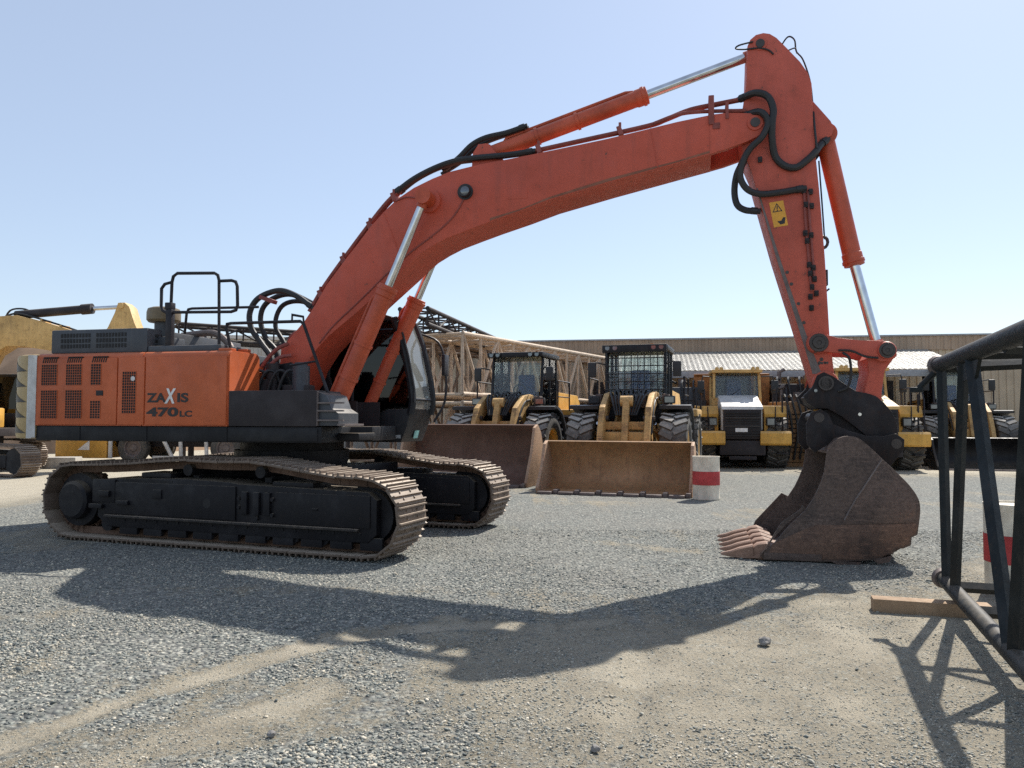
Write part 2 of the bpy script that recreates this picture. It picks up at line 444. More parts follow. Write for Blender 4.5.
def sand_at(x, y):
    s = np.zeros_like(x)
    wob = (fbm(x, y, 1.7, 11) - 0.5) * 0.55 + (fbm(x, y, 7.0, 21, 3) - 0.5) * 0.3
    for pts, w, st in SAND_LINES:
        d = np.full_like(x, 1e9)
        for a, b in zip(pts, pts[1:]):
            d = np.minimum(d, seg_dist(x, y, a, b))
        d = d + wob * min(1.0, w * 2.2)
        s = np.maximum(s, st * np.clip(1.3 - d / w, 0, 1) * (0.45 + 0.75 * fbm(x, y, 3.1, 31)))
    # the whole near right of the yard is sandy; far right and far left strips are bare earth
    nr = np.clip((x * 0.55 + 1.1 - np.abs(y - 5.2) * 0.35 + wob * 1.4), 0, 1) * np.clip((7.6 - y) / 1.5, 0, 1) * 0.62
    far = np.clip((y - 21.5) / 4, 0, 1) * np.clip(np.abs(x - 0.5) / 8 - 0.4, 0, 1) * 0.95
    left = np.clip((-x - 8.5) / 2, 0, 1) * np.clip((y - 12.5) / 2, 0, 1) * 0.95
    patch = np.clip((fbm(x, y, 0.45, 41) - 0.56) * 3, 0, 0.4)
    return np.clip(np.maximum.reduce([s, nr, far, left, patch]), 0, 1)

def height_at(x, y):
    near = np.clip((16 - y) / 8, 0, 1)
    h = (fbm(x, y, 0.5, 61) - 0.5) * 0.05 + (fbm(x, y, 3.0, 71) - 0.5) * 0.025
    # a shallow rut down each tyre track
    d = np.full_like(x, 1e9)
    for a, b in zip(SAND_LINES[0][0], SAND_LINES[0][0][1:]):
        d = np.minimum(d, seg_dist(x, y, a, b))
    h = h - 0.02 * np.exp(-(d / 0.14) ** 2) + 0.012 * np.exp(-((d - 0.27) / 0.1) ** 2)
    d2 = np.full_like(x, 1e9)
    P = [(0.25, 3.2), (0.62, 4.4), (1.0, 5.6)]
    for a, b in zip(P, P[1:]):
        d2 = np.minimum(d2, seg_dist(x, y, a, b))
    h = h - 0.03 * np.exp(-(d2 / 0.10) ** 2) + 0.014 * np.exp(-((d2 - 0.2) / 0.08) ** 2)
    # level pads where machines stand
    return h * near - 0.004

def axis(parts):
    out = [parts[0][0]]
    for a, b, n in parts:
        out += list(np.linspace(a, b, n + 1)[1:])
    return np.array(out)

xs = axis([(-3000, -200, 6), (-200, -40, 10), (-40, -9, 30), (-9, -5, 30), (-5, 5.5, 190), (5.5, 10, 36), (10, 40, 30), (40, 200, 10), (200, 3000, 6)])
ys = axis([(-30, -2, 8), (-2, 2.5, 12), (2.5, 8, 120), (8, 14, 75), (14, 30, 60), (30, 60, 12), (60, 300, 10), (300, 4000, 8)])
GX, GY = np.meshgrid(xs, ys)
GZ = height_at(GX, GY)
SA = sand_at(GX, GY)
nx, ny = len(xs), len(ys)
verts = np.stack([GX, GY, GZ], -1).reshape(-1, 3)
idx = np.arange(nx * ny).reshape(ny, nx)
faces = np.stack([idx[:-1, :-1], idx[:-1, 1:], idx[1:, 1:], idx[1:, :-1]], -1).reshape(-1, 4)
gm = bpy.data.meshes.new('ground')
gm.vertices.add(len(verts)); gm.vertices.foreach_set('co', verts.ravel())
gm.loops.add(faces.size); gm.loops.foreach_set('vertex_index', faces.ravel())
gm.polygons.add(len(faces)); gm.polygons.foreach_set('loop_start', np.arange(0, faces.size, 4)); gm.polygons.foreach_set('loop_total', np.full(len(faces), 4))
gm.polygons.foreach_set('use_smooth', np.ones(len(faces), bool))
gm.update(calc_edges=True)
at = gm.attributes.new('sand', 'FLOAT', 'POINT'); at.data.foreach_set('value', SA.ravel().astype(np.float32))

def ground_material():
    m, nt, b = nmat('gravel_yard')
    g = nt.nodes.new('ShaderNodeNewGeometry')
    P = g.outputs['Position']
    a = nt.nodes.new('ShaderNodeAttribute'); a.attribute_name = 'sand'
    def vor(scale, feature='F1'):
        v = nd(nt, 'ShaderNodeTexVoronoi', Scale=scale, feature=feature)
        nt.links.new(P, v.inputs['Vector'])
        return v
    v1, v2 = vor(26), vor(58)
    bw1 = nt.nodes.new('ShaderNodeSeparateColor'); nt.links.new(v1.outputs['Color'], bw1.inputs[0])
    bw2 = nt.nodes.new('ShaderNodeSeparateColor'); nt.links.new(v2.outputs['Color'], bw2.inputs[0])
    st = [(0.0, (0.06, 0.068, 0.065)), (0.3, (0.13, 0.145, 0.135)), (0.65, (0.22, 0.236, 0.215)), (0.85, (0.33, 0.335, 0.295)), (1.0, (0.52, 0.50, 0.43))]
    g1 = ramp(nt, bw1.outputs[0], st)
    g2 = ramp(nt, bw2.outputs[0], st)
    n0 = nz(nt, P, 9, 3)
    gravel = mixc(nt, ramp(nt, n0, [(0.42, 0.0), (0.58, 1.0)]), g1, g2)
    big = nz(nt, P, 0.35, 5)
    gravel = mixc(nt, ramp(nt, big, [(0.35, 0.0), (0.65, 0.45)]), gravel, (0.27, 0.25, 0.21))
    # darker tone towards the rim of each stone cell
    gap = ramp(nt, v1.outputs['Distance'], [(0.35, 0.0), (0.75, 0.7)])
    gravel = mixc(nt, gap, gravel, (0.10, 0.098, 0.095))
    ns = nz(nt, P, 2.2, 6)
    nf = nz(nt, P, 60, 5, 0.7)
    sand = ramp(nt, ns, [(0.3, (0.235, 0.205, 0.152)), (0.5, (0.32, 0.283, 0.212)), (0.72, (0.44, 0.39, 0.298))])
    nm2 = nz(nt, P, 22, 6, 0.75)
    sand = mixc(nt, ramp(nt, nm2, [(0.36, 0.55), (0.52, 0.0)]), sand, (0.19, 0.165, 0.12))
    sand = mixc(nt, ramp(nt, nf, [(0.35, 0.5), (0.55, 0.0)]), sand, (0.17, 0.15, 0.11))
    sand = mixc(nt, ramp(nt, nf, [(0.6, 0.0), (0.78, 0.5)]), sand, (0.58, 0.53, 0.41))
    pebble = ramp(nt, bw2.outputs[1], [(0.76, 0.0), (0.8, 0.85)])
    sand = mixc(nt, pebble, sand, g2)
    # long faint wheel tracks running up the yard
    mp = nt.nodes.new('ShaderNodeMapping'); mp.inputs['Rotation'].default_value = (0, 0, R(32)); mp.inputs['Scale'].default_value = (2.2, 0.16, 1)
    nt.links.new(P, mp.inputs['Vector'])
    tr1 = nz(nt, mp.outputs[0], 1.6, 4, 0.55)
    mp2 = nt.nodes.new('ShaderNodeMapping'); mp2.inputs['Rotation'].default_value = (0, 0, R(-74)); mp2.inputs['Scale'].default_value = (2.0, 0.14, 1)
    nt.links.new(P, mp2.inputs['Vector'])
    tr2 = nz(nt, mp2.outputs[0], 1.3, 4, 0.55)
    trk = nd(nt, 'ShaderNodeMath', operation='MAXIMUM'); nt.links.new(tr1, trk.inputs[0]); nt.links.new(tr2, trk.inputs[1])
    trm = ramp(nt, trk.outputs[0], [(0.5, 0.0), (0.75, 0.42)])
    sand = mixc(nt, ramp(nt, tr1, [(0.4, 0.35), (0.6, 0.0)]), sand, (0.23, 0.195, 0.145))
    sand = mixc(nt, ramp(nt, a.outputs['Fac'], [(0.5, 0.0), (0.85, 0.6)]), sand, (0.50, 0.445, 0.345))
    # blend
    add = nd(nt, 'ShaderNodeMath', operation='ADD')
    nt.links.new(a.outputs['Fac'], add.inputs[0])
    nm = nd(nt, 'ShaderNodeMath', operation='MULTIPLY_ADD')
    nt.links.new(nz(nt, P, 7, 9, 0.78), nm.inputs[0]); nm.inputs[1].default_value = 1.7; nm.inputs[2].default_value = -0.85
    nt.links.new(nm.outputs[0], add.inputs[1])
    ad2 = nd(nt, 'ShaderNodeMath', operation='ADD'); nt.links.new(add.outputs[0], ad2.inputs[0]); nt.links.new(trm, ad2.inputs[1])
    mask = ramp(nt, ad2.outputs[0], [(0.3, 0.0), (0.58, 1.0)])
    c = mixc(nt, mask, gravel, sand)
    nt.links.new(c, b.inputs['Base Color'])
    b.inputs['Roughness'].default_value = 0.92
    b.inputs['Specular IOR Level'].default_value = 0.25
    # relief
    inv = nd(nt, 'ShaderNodeMath', operation='SUBTRACT'); inv.inputs[0].default_value = 1.0
    nt.links.new(v1.outputs['Distance'], inv.inputs[1])
    hm = nd(nt, 'ShaderNodeMix', data_type='FLOAT')
    nt.links.new(mask, hm.inputs[0]); nt.links.new(inv.outputs[0], hm.inputs[2])
    sc_ = nd(nt, 'ShaderNodeMath', operation='MULTIPLY'); nt.links.new(nf, sc_.inputs[0]); sc_.inputs[1].default_value = 0.9
    nt.links.new(sc_.outputs[0], hm.inputs[3])
    bp = nd(nt, 'ShaderNodeBump', Strength=1.0, Distance=0.03)
    nt.links.new(hm.outputs[0], bp.inputs['Height'])
    nt.links.new(bp.outputs[0], b.inputs['Normal'])
    return m
gm.materials.append(ground_material())
ground = structure(link('ground', gm))

# loose stones lying on the yard: too many to count
def scatter_stones():
    rng = np.random.RandomState(5)
    ico = bmesh.new(); bmesh.ops.create_icosphere(ico, subdivisions=1, radius=1)
    V0 = np.array([v.co[:] for v in ico.verts]); F0 = np.array([[v.index for v in f.verts] for f in ico.faces]); ico.free()
    VS, FS, TS = [], [], []
    off = 0
    n = 240000
    d = 3.3 + 8.5 * rng.rand(n) ** 1.5
    x = (rng.rand(n) - 0.5) * 1.5 * d
    keep = rng.rand(n) < np.clip(1.2 - sand_at(x, d) * 1.1, 0.45, 1.0)
    # the bed of grey stones is thicker on the left and in a few heaps
    heap = np.clip(fbm(x, d, 1.1, 91) * 2.2 - 0.5, 0.15, 1)
    keep &= rng.rand(n) < heap
    x, d = x[keep], d[keep]
    n = len(x)
    z = height_at(x, d)
    size = 0.0032 + 0.0068 * rng.rand(n) ** 2.0
    size *= np.where(rng.rand(n) < 0.02, 1.9, 1.0)
    coarse = (fbm(x, d, 1.1, 91) > 0.6) & (d < 6)
    size = np.where(coarse, size * 1.3, size)
    sa_ = sand_at(x, d)
    tone = np.where(rng.rand(n) < sa_ * 0.8, 0.62 + 0.38 * rng.rand(n), rng.rand(n))
    size = np.where(sa_ > 0.35, size * (0.5 + 0.25 * rng.rand(n)), size)
    jit = 1 + (rng.rand(n, len(V0), 1) - 0.5) * 0.95
    ax = np.stack([1 + 0.6 * rng.rand(n), 0.7 + 0.5 * rng.rand(n), 0.5 + 0.35 * rng.rand(n)], -1)
    v = V0[None] * jit * ax[:, None, :]
    th = rng.rand(n) * 6.283
    c, s = np.cos(th)[:, None], np.sin(th)[:, None]
    vx = v[..., 0] * c - v[..., 1] * s; vy = v[..., 0] * s + v[..., 1] * c
    tl = (rng.rand(n) - 0.5)[:, None] * 0.8
    vz = v[..., 2] + vx * tl
    v = np.stack([vx, vy, vz], -1) * size[:, None, None]
    v += np.stack([x, d, z + size * 0.25], -1)[:, None, :]
    f = F0[None] + (np.arange(n) * len(V0))[:, None, None]
    me = bpy.data.meshes.new('gravel')
    vv = v.reshape(-1, 3); ff = f.reshape(-1, 3)
    me.vertices.add(len(vv)); me.vertices.foreach_set('co', vv.ravel())
    me.loops.add(ff.size); me.loops.foreach_set('vertex_index', ff.ravel())
    me.polygons.add(len(ff)); me.polygons.foreach_set('loop_start', np.arange(0, ff.size, 3)); me.polygons.foreach_set('loop_total', np.full(len(ff), 3))
    me.update(calc_edges=True)
    t = me.attributes.new('tone', 'FLOAT', 'POINT'); t.data.foreach_set('value', np.repeat(tone, len(V0)).astype(np.float32))
    m, nt, b = nmat('loose_stone')
    a = nt.nodes.new('ShaderNodeAttribute'); a.attribute_name = 'tone'
    nt.links.new(ramp(nt, a.outputs['Fac'], [(0.0, (0.085, 0.095, 0.09)), (0.35, (0.17, 0.185, 0.17)), (0.65, (0.27, 0.275, 0.245)), (0.85, (0.40, 0.36, 0.28)), (1.0, (0.54, 0.49, 0.40))]), b.inputs['Base Color'])
    b.inputs['Roughness'].default_value = 0.85
    me.materials.append(m)
    return tag(link('gravel', me), 'loose grey and pale stones strewn over the yard', 'gravel', kind='stuff')
scatter_stones()

# ------------------------------------------------------------------ lettering
def text_fit(parent, name, s, x0, x1, z0, z1, y, mat, bold=0.0, shear=0.0):
    cu = bpy.data.curves.new('lettering', 'FONT')
    cu.body = s; cu.offset = bold; cu.extrude = 0.004; cu.shear = shear
    o = bpy.data.objects.new('lettering', cu); COL.objects.link(o)
    dg = bpy.context.evaluated_depsgraph_get()
    me = bpy.data.meshes.new_from_object(o.evaluated_get(dg))
    bpy.data.objects.remove(o)
    co = np.array([v.co[:] for v in me.vertices])
    a, b = co.min(0), co.max(0)
    for v in me.vertices:
        u = (v.co.x - a[0]) / (b[0] - a[0]); w = (v.co.y - a[1]) / (b[1] - a[1])
        v.co = (x0 + u * (x1 - x0), y - (v.co.z - a[2]) * 0.5, z0 + w * (z1 - z0))
    me.materials.clear(); me.materials.append(mat)
    return link(name, me, parent)

# ------------------------------------------------------------------ crawler track (part with sub-parts)
def resample(pts, n):
    pts = [Vector((p[0], 0, p[1])) for p in pts]
    pts.append(pts[0])
    L = [0.0]
    for a, b in zip(pts, pts[1:]):
        L.append(L[-1] + (b - a).length)
    out = []
    for k in range(n):
        t = L[-1] * k / n
        i = max(j for j in range(len(L) - 1) if L[j] <= t + 1e-9)
        f = (t - L[i]) / (L[i + 1] - L[i])
        out.append((pts[i].lerp(pts[i + 1], f), (pts[i + 1] - pts[i]).normalized()))
    return out, L[-1]

def track_path(front, rear, rf, rr, tops):
    P = []
    for k in range(0, 13):                     # front wheel, from the top forward and down
        a = R(90 - 15 * k)
        P.append((front[0] + rf * math.cos(a), front[1] + rf * math.sin(a)))
    for k in range(1, 12):
        P.append((front[0] + (rear[0] - front[0]) * k / 12, (front[1] - rf) + ((rear[1] - rr) - (front[1] - rf)) * k / 12))
    for k in range(0, 13):
        a = R(270 - 15 * k)
        P.append((rear[0] + rr * math.cos(a), rear[1] + rr * math.sin(a)))
    P += tops
    return P

def shoe_mesh(L, w):
    b = MB()
    b.box(-L / 2, L / 2, -w / 2, w / 2, -0.062, -0.034, 0.004)
    for x, h in ((-0.38, 0.0), (0.0, -0.004), (0.38, -0.002)):
        b.prism([(x * L - 0.013, -0.036), (x * L - 0.008, h), (x * L + 0.008, h), (x * L + 0.013, -0.036)], -w / 2 + 0.004, w / 2 - 0.004)
    for y in (-0.13, 0.13):
        for x in (-0.2, 0.19):
            b.cyl((x * L, y, -0.04), (x * L, y, -0.02), 0.014, seg=6)
    return b.mesh('track_shoe', M['shoe'])

def make_track(root, yc, rot):
    N = 50
    path = track_path((2.28, 0.50), (-2.3, 0.53), 0.50, 0.53, [(-1.75, 1.075), (-1.2, 1.105), (-0.8, 1.14), (-0.4, 1.163), (0.1, 1.15), (0.65, 1.16), (1.0, 1.125), (1.4, 1.07), (1.8, 1.02)])
    w = 0.70
    fr = MB()
    fr.prism([(-1.88, 0.70), (-1.88, 0.33), (-1.7, 0.20), (2.3, 0.20), (2.42, 0.30), (2.42, 0.70), (2.3, 0.79), (0.46, 0.83), (0.3, 0.85), (-0.45, 0.87), (-1.72, 0.84)], -0.27, 0.27, 0.02)
    fr.box(-1.75, 0.42, -0.292, -0.268, 0.375, 0.80, 0.012)       # long cover plate
    fr.box(1.0, 2.34, -0.288, -0.268, 0.37, 0.75, 0.008)
    for x in np.arange(-1.4, 2.3, 0.18):
        fr.cyl((x, -0.268, 0.30), (x, -0.278, 0.30), 0.018, seg=6)
    fr.box(-0.9, -0.75, -0.31, -0.28, 0.6, 0.72, 0.01); fr.box(1.55, 1.63, -0.30, -0.28, 0.55, 0.58, 0.005); fr.box(-1.2, -0.7, -0.20, 0.2, 0.86, 0.93, 0.02); fr.box(0.9, 1.5, -0.2, 0.2, 0.80, 0.87, 0.02)
    fr.box(-1.45, -0.6, -0.275, -0.268, 0.815, 0.84); fr.box(-1.98, -1.75, -0.33, -0.29, 0.44, 0.5, 0.01)
    for x in (0.52, 0.70, 0.86):                                  # foot step pockets and bolts
        fr.box(x, x + 0.09, -0.315, -0.268, 0.46, 0.74, 0.01)
    for x in np.arange(-1.5, 2.2, 0.41):                          # roller guards
        fr.box(x, x + 0.30, -0.255, -0.2, 0.11, 0.26, 0.012)
    for x, z in ((0.48, 0.66), (0.48, 0.55), (0.98, 0.66), (0.98, 0.47), (0.75, 0.42)):
        fr.cyl((x, -0.268, z), (x, -0.31, z), 0.025, seg=8)
    fr.box(-1.95, -1.55, -0.30, -0.26, 0.52, 0.83, 0.015)
    fr.box(-1.8, -1.62, -0.34, -0.29, 0.60, 0.68, 0.01)
    fr.box(-1.5, -1.3, -0.33, -0.29, 0.50, 0.56, 0.01)
    part = fr.build('crawler_track', M['frame'], root)
    part.location = (0, 0, 0)
    part.rotation_euler = (0, 0, rot)
    part.location = Matrix.Rotation(rot, 4, 'Z') @ Vector((0, yc, 0))
    lg = MB(); lg.box(-1.7, 2.2, -0.335, -0.272, 0.335, 0.362, 0.004); lg.build('ledge', M['ledge'], part)
    h = MB(); h.cyl((-0.02, -0.292, 0.575), (-0.02, -0.2935, 0.575), 0.062, seg=18); h.build('inspection_hole', M['mesh'], part)
    # chain, wheels and rollers
    inner = [((p[0] - 0.0), p[1]) for p in path]
    ch = MB()
    samp, Ltot = resample(path, N * 2)
    for y in (-0.1, 0.1):
        for p, t in samp:
            nrm = Vector((-t.z, 0, t.x))                          # outward for a clockwise loop
            c = p - nrm * 0.115
            rotm = Matrix((( t.x, 0, nrm.x), (0, 1, 0), (t.z, 0, nrm.z))).to_4x4()
            Lx = Ltot / (N * 2) * 1.04
            Mx = Matrix.Translation(c + Vector((0, y, 0))) @ rotm @ Matrix.Diagonal((Lx, 0.045, 0.095, 1))
            bmesh.ops.create_cube(ch.bm, size=1, matrix=Mx)
    ch.build('track_chain', M['chain'], part)
    MB().lathe([(-0.06, 0.1), (-0.06, 0.40), (-0.03, 0.42), (0.03, 0.42), (0.06, 0.40), (0.06, 0.1)], (2.28, 0, 0.50), (0, 1, 0)).lathe([(-0.16, 0.16), (-0.16, 0.30), (0.16, 0.30), (0.16, 0.16)], (2.28, 0, 0.50), (0, 1, 0)).build('idler_wheel', M['frame'], part)
    sp = MB().lathe([(-0.05, 0.1), (-0.05, 0.38), (0.05, 0.38), (0.05, 0.1)], (-2.3, 0, 0.53), (0, 1, 0))
    for k in range(21):
        a = 2 * math.pi * k / 21
        sp.box(-2.33, -2.27, -0.045, 0.045, 0.87, 0.94, rot=Matrix.Rotation(a, 4, 'Y'), at=(-2.3, 0, 0.53))
    sp.build('drive_sprocket', M['chain'], part)
    MB().lathe([(0.0, 0.0), (0.0, 0.22), (0.03, 0.26), (0.12, 0.27), (0.13, 0.36), (0.34, 0.37)], (-2.3, -0.33, 0.53), (0, 1, 0)).build('final_drive', M['frame'], part)
    for x in (-0.42, 0.72):
        MB().cyl((x, -0.2, 0.98), (x, 0.2, 0.98), 0.075).box(x - 0.05, x + 0.05, -0.04, 0.04, 0.84, 0.97).build('carrier_roller', M['frame'], part)
    for x in np.linspace(-1.75, 1.65, 9):
        MB().cyl((x, -0.22, 0.235), (x, 0.22, 0.235), 0.105, seg=16).build('track_roller', M['frame'], part)
    base = None
    pts, Lt = resample(path, N)
    me = shoe_mesh(Lt / N * 0.96, w)
    for k, (p, t) in enumerate(pts):
        q, _ = p, t
        nrm = Vector((-t.z, 0, t.x))
        o = link('track_shoe', me, part)
        o.matrix_local = Matrix.Translation(p) @ Matrix(((t.x, 0, nrm.x), (0, 1, 0), (t.z, 0, nrm.z))).to_4x4()
    return part

# ------------------------------------------------------------------ the orange excavator
TU, TT = 0.2281, 0.3558
EX = thing('excavator', 'large orange crawler excavator with raised boom and rusty bucket resting on the gravel', 'excavator', (-3.238, 11.575, 0), -TU)

def build_excavator(E):
    rot = -(TT - TU)
    tracks = [make_track(E, -1.445, rot), make_track(E, 1.445, rot)]
    # carbody between the tracks
    cb = MB()
    cb.plan([(-0.9, -1.2), (-0.5, -0.7), (0.5, -0.7), (0.9, -1.2), (1.1, -1.2), (0.9, 0), (1.1, 1.2), (0.9, 1.2), (0.5, 0.7), (-0.5, 0.7), (-0.9, 1.2), (-1.1, 1.2), (-0.9, 0), (-1.1, -1.2)], 0.55, 0.98, 0.02)
    c_o = cb.build('carbody', M['frame'], E); c_o.rotation_euler = (0, 0, rot)
    MB().lathe([(0.96, 0.4), (0.96, 0.78), (1.06, 0.82), (1.2, 0.82), (1.2, 0.74), (1.35, 0.74)], (0, 0, 0), (0, 0, 1), seg=40).build('slewing_ring', M['frame'], E)

    # upper frame and skirt
    uf = MB()
    uf.plan([(-3.1, -1.47), (1.2, -1.47), (1.2, -0.6), (1.45, -0.45), (1.45, 0.42), (1.3, 0.5), (1.3, 1.47), (-3.1, 1.47)], 1.34, 1.545, 0.02)
    uf.box(-0.1, 1.15, -1.482, -1.46, 1.36, 1.52, 0.005)
    for x in (-2.4, -1.35, -0.15):
        uf.box(x, x + 0.015, -1.478, -1.46, 1.35, 1.54)
    uf.box(1.1, 1.5, -1.0, -0.45, 1.36, 1.46, 0.02)
    uf.build('upper_frame', M['black'], E)

    # engine cover
    ec = MB()
    def shell(x0, x1, y0, y1, z0, z1, r=0.09):
        prof = [(y0, z0), (y0, z1 - r)] + [(y0 + r - r * math.cos(R(a)), z1 - r + r * math.sin(R(a))) for a in (20, 40, 60, 80, 90)] + \
               [(y1 - r + r * math.sin(R(a)), z1 - r + r * math.cos(R(a))) for a in (0, 20, 40, 60, 80)] + [(y1, z1 - r), (y1, z0)]
        bm = ec.bm
        a_ = [bm.verts.new((x0, y, z)) for y, z in prof]; b_ = [bm.verts.new((x1, y, z)) for y, z in prof]
        fs = [bm.faces.new(a_), bm.faces.new(b_[::-1])] + [bm.faces.new((a_[i], b_[i], b_[(i + 1) % len(prof)], a_[(i + 1) % len(prof)])) for i in range(len(prof))]
        bmesh.ops.recalc_face_normals(bm, faces=fs)
        bmesh.ops.bevel(bm, geom=list(fs[1].edges), offset=0.012, segments=2, affect='EDGES')
    shell(-3.10, -1.40, -1.49, 1.49, 1.548, 2.545)
    shell(-1.396, -0.11, -1.49, -0.75, 1.548, 2.545)
    shell(-1.396, -0.55, 0.55, 1.49, 1.548, 2.50)
    cover = ec.build('engine_cover', M['orange'], E)
    # side doors with grilles on the near side
    def door(name, x0, x1):
        b = MB()
        b.box(x0, x1, -1.508, -1.486, 1.56, 2.47, 0.012)
        return b.build(name, M['orange'], E)
    def grille(par, x0, x1, z0, z1, nx_, nz_):
        g = MB(); g.box(x0, x1, -1.511, -1.5, z0, z1)
        o = g.build('grille', M['mesh'], par)
        lat = MB()
        for k in range(nx_ + 1):
            x = x0 + (x1 - x0) * k / nx_
            lat.box(x - 0.0026, x + 0.0026, -1.5145, -1.511, z0, z1)
        for k in range(nz_ + 1):
            z = z0 + (z1 - z0) * k / nz_
            lat.box(x0, x1, -1.5142, -1.5108, z - 0.0026, z + 0.0026)
        # the bars belong to the pressed door sheet
        lat.build('grille_lattice', M['orange'], par)
    d1 = door('grille_door', -3.06, -1.79)
    for x0, x1, z0, z1 in ((-3.0, -2.75, 2.1, 2.385), (-2.6, -2.35, 2.1, 2.385), (-2.2, -2.04, 2.1, 2.385), (-3.0, -2.74, 1.645, 2.03), (-2.6, -2.34, 1.645, 2.03), (-2.2, -2.04, 1.645, 1.885)):
        grille(d1, x0, x1, z0, z1, max(4, round((x1 - x0) / 0.036)), round((z1 - z0) / 0.036))
    MB().box(-2.11, -2.0, -1.516, -1.505, 1.955, 2.025, 0.004).build('door_handle', M['grey'], d1)
    for x0 in (-2.98, -2.58, -2.18):           # louvre slots in the rounded shoulder
        b = MB()
        for k in range(7):
            x = x0 + 0.035 * k
            b.box(x, x + 0.016, -1.512, -1.47, 2.405, 2.49, rot=Matrix.Rotation(R(16), 4, 'Y'))
        b.build('louvre', M['mesh'], cover)
    d2 = door('narrow_door', -1.775, -1.365)
    grille(d2, -1.70, -1.49, 1.715, 2.275, 6, 15)
    MB().lathe([(0, 0.032), (0.004, 0.032)], (-1.535, -1.515, 2.18), (0, -1, 0)).build('round_sticker', M['decal_white'], d2)
    d3 = door('side_door', -1.345, -0.135)
    text_fit(d3, 'lettering', 'ZA', -1.32, -1.025, 1.86, 1.985, -1.508, M['decal_black'], 0.035)
    text_fit(d3, 'lettering', 'X', -1.045, -0.875, 1.845, 2.045, -1.511, M['decal_white'], 0.035, 0.15)
    text_fit(d3, 'lettering', 'IS', -0.855, -0.69, 1.86, 1.985, -1.508, M['decal_black'], 0.035)
    text_fit(d3, 'lettering', '470', -1.32, -0.835, 1.67, 1.795, -1.508, M['decal_black'], 0.042)
    text_fit(d3, 'lettering', 'LC', -0.815, -0.63, 1.67, 1.752, -1.508, M['decal_black'], 0.035)
    b = MB(); b.box(-0.32, -0.13, -1.42, -1.3, 2.543, 2.575, 0.01); b.box(-0.3, -0.16, -1.0, -0.9, 2.543, 2.60, 0.01); b.build('cover_hinge', M['orange'], cover)

    # counterweight with white edge and hazard chevrons on the rounded corner
    def arc(cx, cy, r, a0, a1, n):
        return [(cx + r * math.cos(R(a0 + (a1 - a0) * k / n)), cy + r * math.sin(R(a0 + (a1 - a0) * k / n))) for k in range(n + 1)]
    pl = [(-3.1, 1.49)] + arc(-3.2, 0.94, 0.55, 90, 180, 8) + arc(-3.2, -0.94, 0.55, 180, 270, 8) + [(-3.1, -1.49)]
    cw = MB(); cw.plan(pl, 1.36, 2.535, 0.05); cwo = cw.build('counterweight', M['hazard_yellow'], E)
    def corner_patch(name, mat, a0, a1, z0, z1, dr, slant=0.0, n=5):
        b = MB(); bm = b.bm
        rows = []
        for k in range(n + 1):
            a = R(a0 + (a1 - a0) * k / n); f = k / n
            rr = 0.55 + dr
            x, y = -3.2 + rr * math.cos(a), -0.94 + rr * math.sin(a)
            rows.append((bm.verts.new((x, y, z0 + slant * f * 0.0)), bm.verts.new((x, y, (z1 if slant == 0 else z1 - (z1 - z0) * f * slant)))))
        for (p, q), (r_, s_) in zip(rows, rows[1:]):
            bm.faces.new((p, r_, s_, q))
        return b.build(name, mat, cwo)
    b = MB(); b.box(-3.16, -3.10, -1.497, -1.487, 1.38, 2.52, 0.0); b.build('white_edge_strip', M['white'], cwo)
    corner_patch('white_edge_strip', M['white'], 274, 265, 1.37, 2.525, 0.005)
    for k in range(5):
        corner_patch('hazard_stripe', M['decal_black'], 216, 264, 1.44 + 0.215 * k, 1.44 + 0.215 * k + 0.17, 0.006, 1.0)

    # black grille box and deck on top
    hb = MB(); hb.box(-3.0, -1.45, -1.36, 0.9, 2.55, 2.88, 0.02); hbo = hb.build('radiator_box', M['deck'], E)
    b = MB()
    for x0, x1 in ((-2.84, -2.32), (-2.26, -1.72)):
        for j in range(3):
            for k in range(int((x1 - x0) / 0.05)):
                b.box(x0 + 0.05 * k, x0 + 0.05 * k + 0.032, -1.364, -1.35, 2.62 + 0.075 * j, 2.675 + 0.075 * j)
        b.build('box_grille', M['mesh'], hbo); b = MB()
    for j in range(3):
        for k in range(5):
            b.box(-1.452, -1.444, -1.2 + 0.12 * k, -1.12 + 0.12 * k, 2.62 + 0.075 * j, 2.66 + 0.075 * j)
    b.build('box_grille', M['mesh'], hbo)
    b = MB(); b.box(-1.435, -0.32, -1.36, -0.78, 2.548, 2.63, 0.015); b.box(-1.42, -0.6, -0.7, 0.5, 2.3, 2.60, 0.03); b.build('walkway_deck', M['deck'], E)
    b = MB().box(-1.66, -1.3, -1.15, -0.75, 2.6, 2.78, 0.02).cyl((-1.50, -0.95, 2.7), (-1.50, -0.95, 3.08), 0.13, seg=24)
    b.build('intake_duct', M['deck'], E)
    MB().lathe([(3.0, 0.13), (3.0, 0.20), (3.03, 0.225), (3.14, 0.225), (3.19, 0.21), (3.21, 0.16), (3.22, 0.02)], (-1.51, -0.95, 0.0), (0, 0, 1)).build('air_precleaner', M['khaki'], E)
    b = MB().cyl((-1.9, 0.4, 2.85), (-1.9, 0.4, 2.95), 0.09); b.tube([(-1.75, -0.2, 2.9), (-1.2, -0.25, 2.92), (-0.9, -0.3, 2.75), (-0.8, -0.3, 2.55)], 0.05, 10, 5); b.build('exhaust_pipe', M['worn'], E)

    # handrails
    r = 0.021
    b = MB()
    y = -1.3
    b.tube([(-1.15, y, 2.62), (-1.13, y, 3.50), (-1.11, y, 3.58), (-1.05, y, 3.62), (-0.48, y, 3.60), (-0.43, y, 3.57), (-0.41, y, 3.50), (-0.39, y, 2.62)], r)
